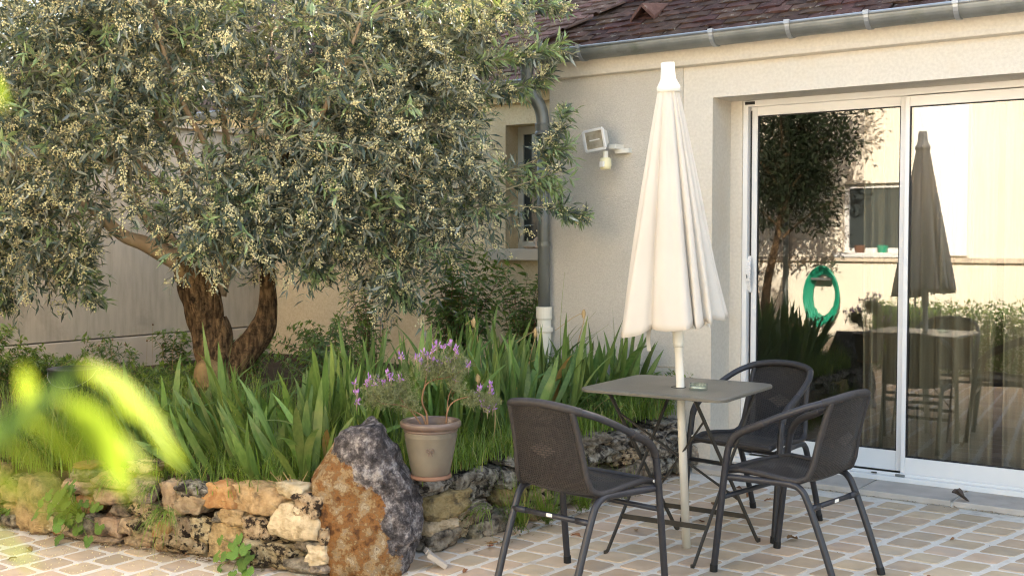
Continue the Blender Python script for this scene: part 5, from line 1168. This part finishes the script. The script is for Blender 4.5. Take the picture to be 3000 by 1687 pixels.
SP = [(1028, 1100), (1040, 1130), (1062, 1108), (1075, 1085), (1090, 1100), (1035, 1160), (1100, 1090), (1128, 1072), (1140, 1085), (1165, 1088), (1168, 1022), (1215, 1025), (1235, 1010), (1248, 1020), (1262, 1000), (1272, 992), (1260, 1035), (1283, 1045), (1297, 988), (1315, 985), (1300, 1040), (1330, 1000), (1332, 1022), (1275, 1065), (1368, 1050), (1225, 1040), (1320, 1065), (1400, 1120), (1432, 1105), (1390, 1138), (1435, 1130), (1412, 1160), (1425, 1178), (1440, 1175), (1330, 1090), (1310, 1035), (1245, 1060), (1115, 1105)]
for k, (x, y) in enumerate(SP):
    p = lp(x, y, random.Random(k).uniform(-.04, .03)); tl = Vector((random.Random(k + 1).uniform(-.3, .3), random.Random(k + 2).uniform(-.3, .3), 1)).normalized()
    sp = MB().tube([p - tl * .025, p - tl * .008, p, p + tl * .014, p + tl * .018], [.0012, .002, .0042, .0038, .001], 7).build('flower_spike', MT['lav_spike'], lv, smooth=True)
    n_ = 12; q = rng.normal(size=(n_, 3)) * .0042; q[:, 2] = rng.uniform(-.002, .017, n_)
    v_, f_ = leaf_arrays(np.array(p) + q * np.array((.8, .8, 1)), nrm(q * np.array((1, 1, .2)) + EZ3 * .004 * (1 + 2 * (q[:, 2:3] > .01))), nrm(rng.normal(size=(n_, 3))), rng.uniform(.009, .016, n_) * (1 + .6 * (q[:, 2] > .010)), rng.uniform(.006, .009, n_), .2, .1)
    npmesh('petals', v_, f_, MT['lav_flower'], sp)

# ================================================================== LOBED WEEDS on the wall
def lobed_leaf(seed):
    r2 = random.Random(seed); n_ = 30; vs = [(0, 0, .0)]
    for k in range(n_):
        a = -2.55 + 5.1 * k / (n_ - 1); lob_ = .62 + .30 * abs(math.cos(a * 1.55)) ** .7 + .05 * math.sin(a * 13 + seed)
        rr = lob_ * (1 - .10 * abs(a)); vs.append((rr * math.cos(a) + .15, rr * math.sin(a), -.22 * rr * rr + .06 * math.sin(a * 3 + seed)))
    vs[0] = (.05, 0, 0); fs = [(0, k, k + 1) for k in range(1, n_)]
    me = MB().add(vs, fs).mesh('leaf', smooth=False); me.materials.append(MT['lobed']); return me
LOB = [lobed_leaf(k) for k in range(5)]
def weed(base, leaves, lab, sz, seed):
    t = thing('lobed_weed', base, lab, 'weed', 'lobed weeds on the left stone wall'); r2 = random.Random(seed); B0 = Vector(base); mb = MB()
    for (dx, dz, dn) in leaves:
        p = Vector((dx * .985, dx * .17, dz)) + Vector((.17, -.985, 0)) * (dn)
        ob = link('leaf', LOB[r2.randrange(5)], t); s_ = sz * r2.uniform(.7, 1.15); ob.scale = (s_, s_, s_); ob.location = p
        dn_ = Vector((dx * 2 + r2.uniform(-.2, .2), -1.0, .65 + r2.uniform(-.25, .35))).normalized()
        ob.rotation_euler = (dn_.to_track_quat('Z', 'Y').to_matrix().to_4x4() @ Matrix.Rotation(r2.uniform(3.6, 5.8), 4, 'Z')).to_euler()
        mb.tube([B0, B0 + p * .5 + Vector((0, -.02, .02)), B0 + p], [.0022, .0018, .0012], 5, False)
    mb.build('stalks', MT['grass'], t)
rr = random.Random(3)
weed((-4.60, 3.0, .10), [(rr.gauss(0, .075), rr.uniform(-.075, .17), rr.uniform(.02, .13)) for _ in range(34)], 'dense bright lobed weed growing from the left part of the stone wall', .042, 1)
weed((-3.62, 3.13, .06), [(-.10, .075, .07), (.01, .10, .08), (.06, .07, .10), (-.11, .0, .07), (-.05, .02, .09), (-.09, -.045, .08), (.0, -.045, .11), (.06, -.03, .09), (.0, .04, .11), (.03, .0, .08), (-.04, .06, .06), (.05, .02, .06)], 'sparse lobed weed on the stone wall just left of the boulder', .040, 2)
weed((-5.12, 2.93, .06), [(rr.gauss(-.02, .05), rr.uniform(-.03, .06), rr.uniform(.02, .08)) for _ in range(10)], 'small lobed weed at the foot of the wall by the left picture edge', .028, 3)
# dry twig bush on the wall left of the boulder
t = thing('dry_twig_bush', (-3.52, 3.28, .31), 'dead straw coloured twigs sticking up left of the boulder', 'dry plant'); mb = MB(); r2 = random.Random(8)
for k in range(15):
    a = r2.uniform(-1.2, 1.2); h = r2.uniform(.05, .13); p0 = Vector((-3.52, 3.28, .30)); p2 = p0 + e1 * math.sin(a) * h + Vector((0, r2.uniform(-.03, .03), abs(math.cos(a)) * h)); p1 = (p0 + p2) / 2 + Vector((r2.uniform(-.015, .015), 0, r2.uniform(-.01, .015)))
    mb.tube([p0, p1, p2], [.0028, .0022, .001], 5, False); mb.tube([p1, p1 + Vector((r2.uniform(-.03, .03), 0, r2.uniform(.01, .04)))], [.0016, .0008], 4, False)
mb.build('twigs', MT['straw'], t)

# ================================================================== BUCKET
bk_ = Vector((-6.35, 4.08, .34)); bkt = thing('bucket', bk_, 'dark plastic bucket with wire handle standing in the bed on the left', 'bucket')
MB().lathe([(0, 0), (.11, 0), (.145, .22), (.152, .225), (.152, .235), (.14, .235), (.107, .012), (0, .012)], bk_, 32).build('body', MT['bucket'], bkt, smooth=True)
MB().tube(spline([bk_ + e1 * (.15 * math.cos(a)) - e2 * (.13 * math.sin(a)) + Vector((0, 0, .225 - .10 * math.sin(a))) for a in [math.pi * k / 8 for k in range(9)]], 3), .0022, 6).build('handle', MT['zinc_light'], bkt)

# ================================================================== DEAD LEAVES AND DEBRIS
def dead_leaf(seed, L=.05):
    r2 = random.Random(seed); vs = []
    for k in range(8):
        t = k / 7; wd = L * .26 * math.sin(math.pi * min(1, t * .95 + .05)) + .001; cu = L * .25 * math.sin(t * 3 + seed)
        for s_ in (-1, 0, 1): vs.append((L * (t - .5), s_ * wd, cu * .5 + abs(s_) * wd * r2.uniform(.2, .9) + .004))
    fs = [(k * 3 + j, k * 3 + j + 1, k * 3 + j + 4, k * 3 + j + 3) for k in range(7) for j in (0, 1)]
    mz = min(v[2] for v in vs); vs = [(a, b_, c - mz) for a, b_, c in vs]
    me = MB().add(vs, fs).mesh('dead_leaf'); me.materials.append(MT['deadleaf']); return me
DLS = [(-2.79, 4.36, .055, 'curled reddish dead leaf on the paving between the near chair legs'), (-1.95, 4.88, .075, 'long brown dead leaf on the paving under the right chair'), (-3.0, 3.98, .05, 'pair of brown dead leaves at the foot of the right wall, the nearer one'), (-3.03, 4.03, .055, 'brown dead leaf close to the right wall foot'), (-2.62, 4.62, .035, 'small dead leaf by the table foot'),
       (-2.35, 5.55, .05, 'dead leaf at the doorstep joint behind the chairs'), (-2.48, 5.6, .06, 'brown dead leaf beside the house corner behind the table'), (-2.6, 5.7, .07, 'reddish dead leaf against the house wall foot'), (-1.36, 5.32, .03, 'tiny ochre leaf on the paving near the doorstep'), (-1.06, 5.42, .03, 'tiny ochre leaf on the paving at the right edge'), (-1.28, 4.66, .04, 'small brown leaf on the paving at the bottom right'), (-2.86, 3.62, .035, 'small tan leaf on the paving right of the boulder'), (-4.62, 2.74, .05, 'dark dry leaf on the paving at the lower left'), (-4.55, 2.62, .04, 'thin dry leaf on the paving near the bottom left edge'), (-2.55, 5.3, .04, 'tan dead leaf on the paving behind the table'), (-2.44, 4.95, .03, 'small dead leaf under the table')]
for k, (x, y, L, lab) in enumerate(DLS):
    ob = link('dead_leaf', dead_leaf(k, L)); ob.location = (x, y, .002); ob.rotation_euler = (0, 0, k * 1.3); tag(ob, lab, 'leaf', 'dead leaves on the paving')
# green-white fallen leaf by the wall, curled dark leaf on the doorstep
ob = link('fallen_leaf', dead_leaf(31, .05)); ob.data.materials.clear(); ob.data.materials.append(MT['lav_leaf']); ob.location = (-2.98, 4.06, .004); tag(ob, 'pale green fallen leaf lying at the right wall foot', 'leaf')
ob = link('curled_leaf', dead_leaf(33, .085)); ob.data.materials.clear(); ob.data.materials.append(mat('charred_leaf', (.075, .055, .045), (.11, .085, .07), 20, .9)); ob.location = (-1.50, 6.01, .034); ob.rotation_euler = (0, 0, .2); ob.scale = (1, 1.3, 1.8)
tag(ob, 'dark curled dry leaf lying on the doorstep slabs', 'leaf')
# fine litter: along the wall foot and the doorstep edge, fallen blossom on the left paving
LP_ = []
for _ in range(420):
    u = r.uniform(0, 1); x = -5.16 + 1.67 * u; LP_.append((x + r.gauss(0, .02), 2.895 + .29 * u - abs(r.gauss(0, .022)), r.uniform(.012, .05)))
for _ in range(260): LP_.append((-3.06 + abs(r.gauss(0, .05)) , r.uniform(3.85, 5.95), r.uniform(.01, .04)))
for _ in range(240): LP_.append((r.uniform(-2.9, -1.0), 5.975 - abs(r.gauss(0, .012)), r.uniform(.008, .03)))
for _ in range(90): LP_.append((r.uniform(-4.6, -1.0), r.uniform(2.6, 5.9), r.uniform(.006, .018)))
P = np.array([(a, b_, .004) for a, b_, c in LP_]); Ls = np.array([c for *_, c in LP_]); az = rng.uniform(0, 6.28, len(P))
v_, f_ = leaf_arrays(P, nrm(np.stack([np.cos(az), np.sin(az), rng.uniform(0, .25, len(P))], 1)), np.tile(EZ3, (len(P), 1)) + rng.normal(size=P.shape) * .2, Ls, Ls * rng.uniform(.08, .3, len(P)), .2, .0); v_[:, 2] = np.maximum(v_[:, 2], .0035)
o = npmesh('leaf_litter', v_, f_, MT['debris']); tag(o, 'dry leaf litter scattered along the wall foot and doorstep', 'litter', kind='stuff')
C_ = np.stack([rng.uniform(-5.0, -3.3, 900), rng.uniform(2.3, 3.1, 900), np.full(900, .004)], 1); C_ = C_[C_[:, 1] < 2.88 + (C_[:, 0] + 5.16) * .1737]
V, F = buds(C_, rng.uniform(.0018, .0042, len(C_))); o = npmesh('fallen_blossom', V, F, MT['petal']); tag(o, 'tiny fallen olive blossoms sprinkled on the lower left paving', 'blossom', kind='stuff')

# ================================================================== FOREGROUND SHRUB (out of focus)
fs_ = thing('foreground_shrub', (-.62, .20, 0), 'bright yellow green leaves of a blurred shrub close to the camera at lower left', 'shrub')
def broad_leaf(seed):
    vs = []; n_ = 8
    for k in range(n_ + 1):
        t = k / n_; wd = .27 * math.sin(math.pi * min(1, t ** .8)) ** .9 + .004
        for s_ in (-1, 0, 1): vs.append((t, s_ * wd, -.22 * t * t + .06 * abs(s_) + .02 * math.sin(seed + t * 5)))
    me = MB().add(vs, [(k * 3 + j, k * 3 + j + 1, k * 3 + j + 4, k * 3 + j + 3) for k in range(n_) for j in (0, 1)]).mesh('leaf', smooth=True); me.materials.append(MT['bright']); return me
BLF = [broad_leaf(k) for k in range(3)]
fwd_ = Vector((fx, fy, 0)); rgt = Vector((rx_, ry_, 0))
def cp(x, y, d): return Vector((0, 0, 1.37)) + (fwd_ + rgt * ((x - 1500) / 3300) + Vector((0, 0, (705 - y) / 3300))) * (d * .54)
for k, (a, b_, roll) in enumerate((((230, 1090, .55), (575, 1300, .58), .3), ((180, 1180, .53), (400, 1420, .56), -.4), ((60, 1240, .52), (330, 1420, .55), .5), ((-30, 1300, .54), (240, 1470, .56), -.3), ((50, 1080, .56), (100, 1230, .58), .6), ((-80, 1560, .53), (110, 1640, .55), .2), ((-60, 200, .6), (40, 300, .62), .3), ((-120, 1350, .5), (60, 1450, .53), .2), ((330, 1180, .57), (480, 1230, .6), -.3), ((130, 1150, .55), (330, 1330, .57), .2), ((-20, 1400, .53), (170, 1500, .55), .4), ((250, 1230, .56), (470, 1370, .58), .3))):
    A_, B2 = cp(*a), cp(*b_); d = B2 - A_; ob = link('leaf', BLF[k % 3], fs_); L_ = d.length; ob.scale = (L_, L_ * (.74 if k != 5 else .5), L_)
    q = d.to_track_quat('X', 'Z').to_matrix().to_4x4() @ Matrix.Rotation(roll, 4, 'X'); ob.rotation_euler = q.to_euler(); ob.location = A_ - Vector((-.62, .20, 0))
mb = MB(); mb.tube(spline([(-.62, .20, 0), (-.64, .22, .6), (-.58, .27, 1.05), cp(-160, 1450, .52), cp(-20, 1290, .53), cp(210, 1100, .55)], 6), list(np.linspace(.007, .0016, 31)), 6)
mb.tube([(-.64, .22, .6), (-.62, .24, 1.2), cp(-160, 600, .6), cp(-60, 200, .6)], [.005, .004, .003, .002], 6)
mb.build('stem', MT['grass'], fs_)

# ================================================================== DARK TREE before the opposite house (seen in the glass)
dt = thing('laurel_tree', (-4.95, 1.25, 0), 'dark leafed tree reflected in the left door pane', 'tree')
mb = MB(); mb.tube(spline([(-4.95, 1.25, 0), (-4.93, 1.27, .8), (-4.8, 1.25, 1.5), (-4.7, 1.3, 2.3)], 5), list(np.linspace(.06, .02, 16)), 9)
for k in range(14):
    a = k * 2.4; z0 = 1.4 + .08 * k; mb.tube(spline([(-4.75, 1.26, z0), (-4.75 + .3 * math.cos(a), 1.26 + .3 * math.sin(a), z0 + .25), (-4.75 + .6 * math.cos(a), 1.26 + .55 * math.sin(a), z0 + .4)], 4), list(np.linspace(.016, .004, 9)), 5, False)
mb.build('trunk', MT['bark'], dt)
LV, LF, nv = [], [], 0
for (cx, cy, cz, rx2, ry2, rz2, n_) in ((-4.85, 1.2, 2.45, .48, .50, .75, 5200), (-4.5, 1.3, 2.05, .36, .4, .36, 2300), (-5.0, 1.3, 1.9, .40, .4, .45, 1900), (-4.4, 1.25, 2.75, .36, .4, .42, 1700), (-4.2, 1.3, 2.4, .30, .3, .22, 700), (-4.35, 1.3, 1.62, .22, .25, .16, 380), (-4.05, 1.25, 2.95, .3, .3, .25, 600)):
    q = nrm(rng.normal(size=(n_, 3))) * rng.random((n_, 1)) ** .42; q *= 1 + .35 * np.sin(q[:, :1] * 9 + cz * 5) * np.cos(q[:, 2:] * 7); p = np.array((cx, cy, cz)) + q * np.array((rx2, ry2, rz2)) + rng.normal(size=(n_, 3)) * .05; L_ = rng.uniform(.05, .09, n_)
    v_, f_ = leaf_arrays(p, nrm(q + rng.normal(size=(n_, 3)) * .8), nrm(rng.normal(size=(n_, 3)) + EZ3), L_, L_ * .32, .15, .1); LV.append(v_); LF.append(f_ + nv); nv += len(v_)
npmesh('crown', np.concatenate(LV), np.concatenate(LF), leaf_mat('laurel_leaf', (.010, .018, .007), (.020, .030, .013), None, .12, .5, .6, .2), dt)['kind'] = 'stuff'

# ================================================================== ADDED HEDGE before the opposite house, put in to darken the lower door reflection
hg = thing('added_hedge', (-2.9, .72, 0), 'low hedge added to darken the reflection at the bottom of the right door pane', 'hedge')
n_ = 9000; p = rng.uniform((-3.95, .52, .05), (-1.75, .95, .72), (n_, 3)); p += rng.normal(size=p.shape) * .03; p[:, 2] = np.maximum(p[:, 2], .03); L_ = rng.uniform(.03, .055, n_)
v_, f_ = leaf_arrays(p, nrm(rng.normal(size=(n_, 3)) + EZ3 * .4), nrm(rng.normal(size=(n_, 3)) + EZ3), L_, L_ * .45, .15, .1)
npmesh('foliage', v_, f_, MT['shrub'], hg)['kind'] = 'stuff'
mb = MB()
for k in range(18):
    x = -3.85 + k * .12; mb.tube([(x, .73, 0), (x + .03, .75, .35), (x + random.Random(k).uniform(-.1, .1), .7, .66)], [.01, .008, .003], 5)
mb.build('stems', MT['bark'], hg)
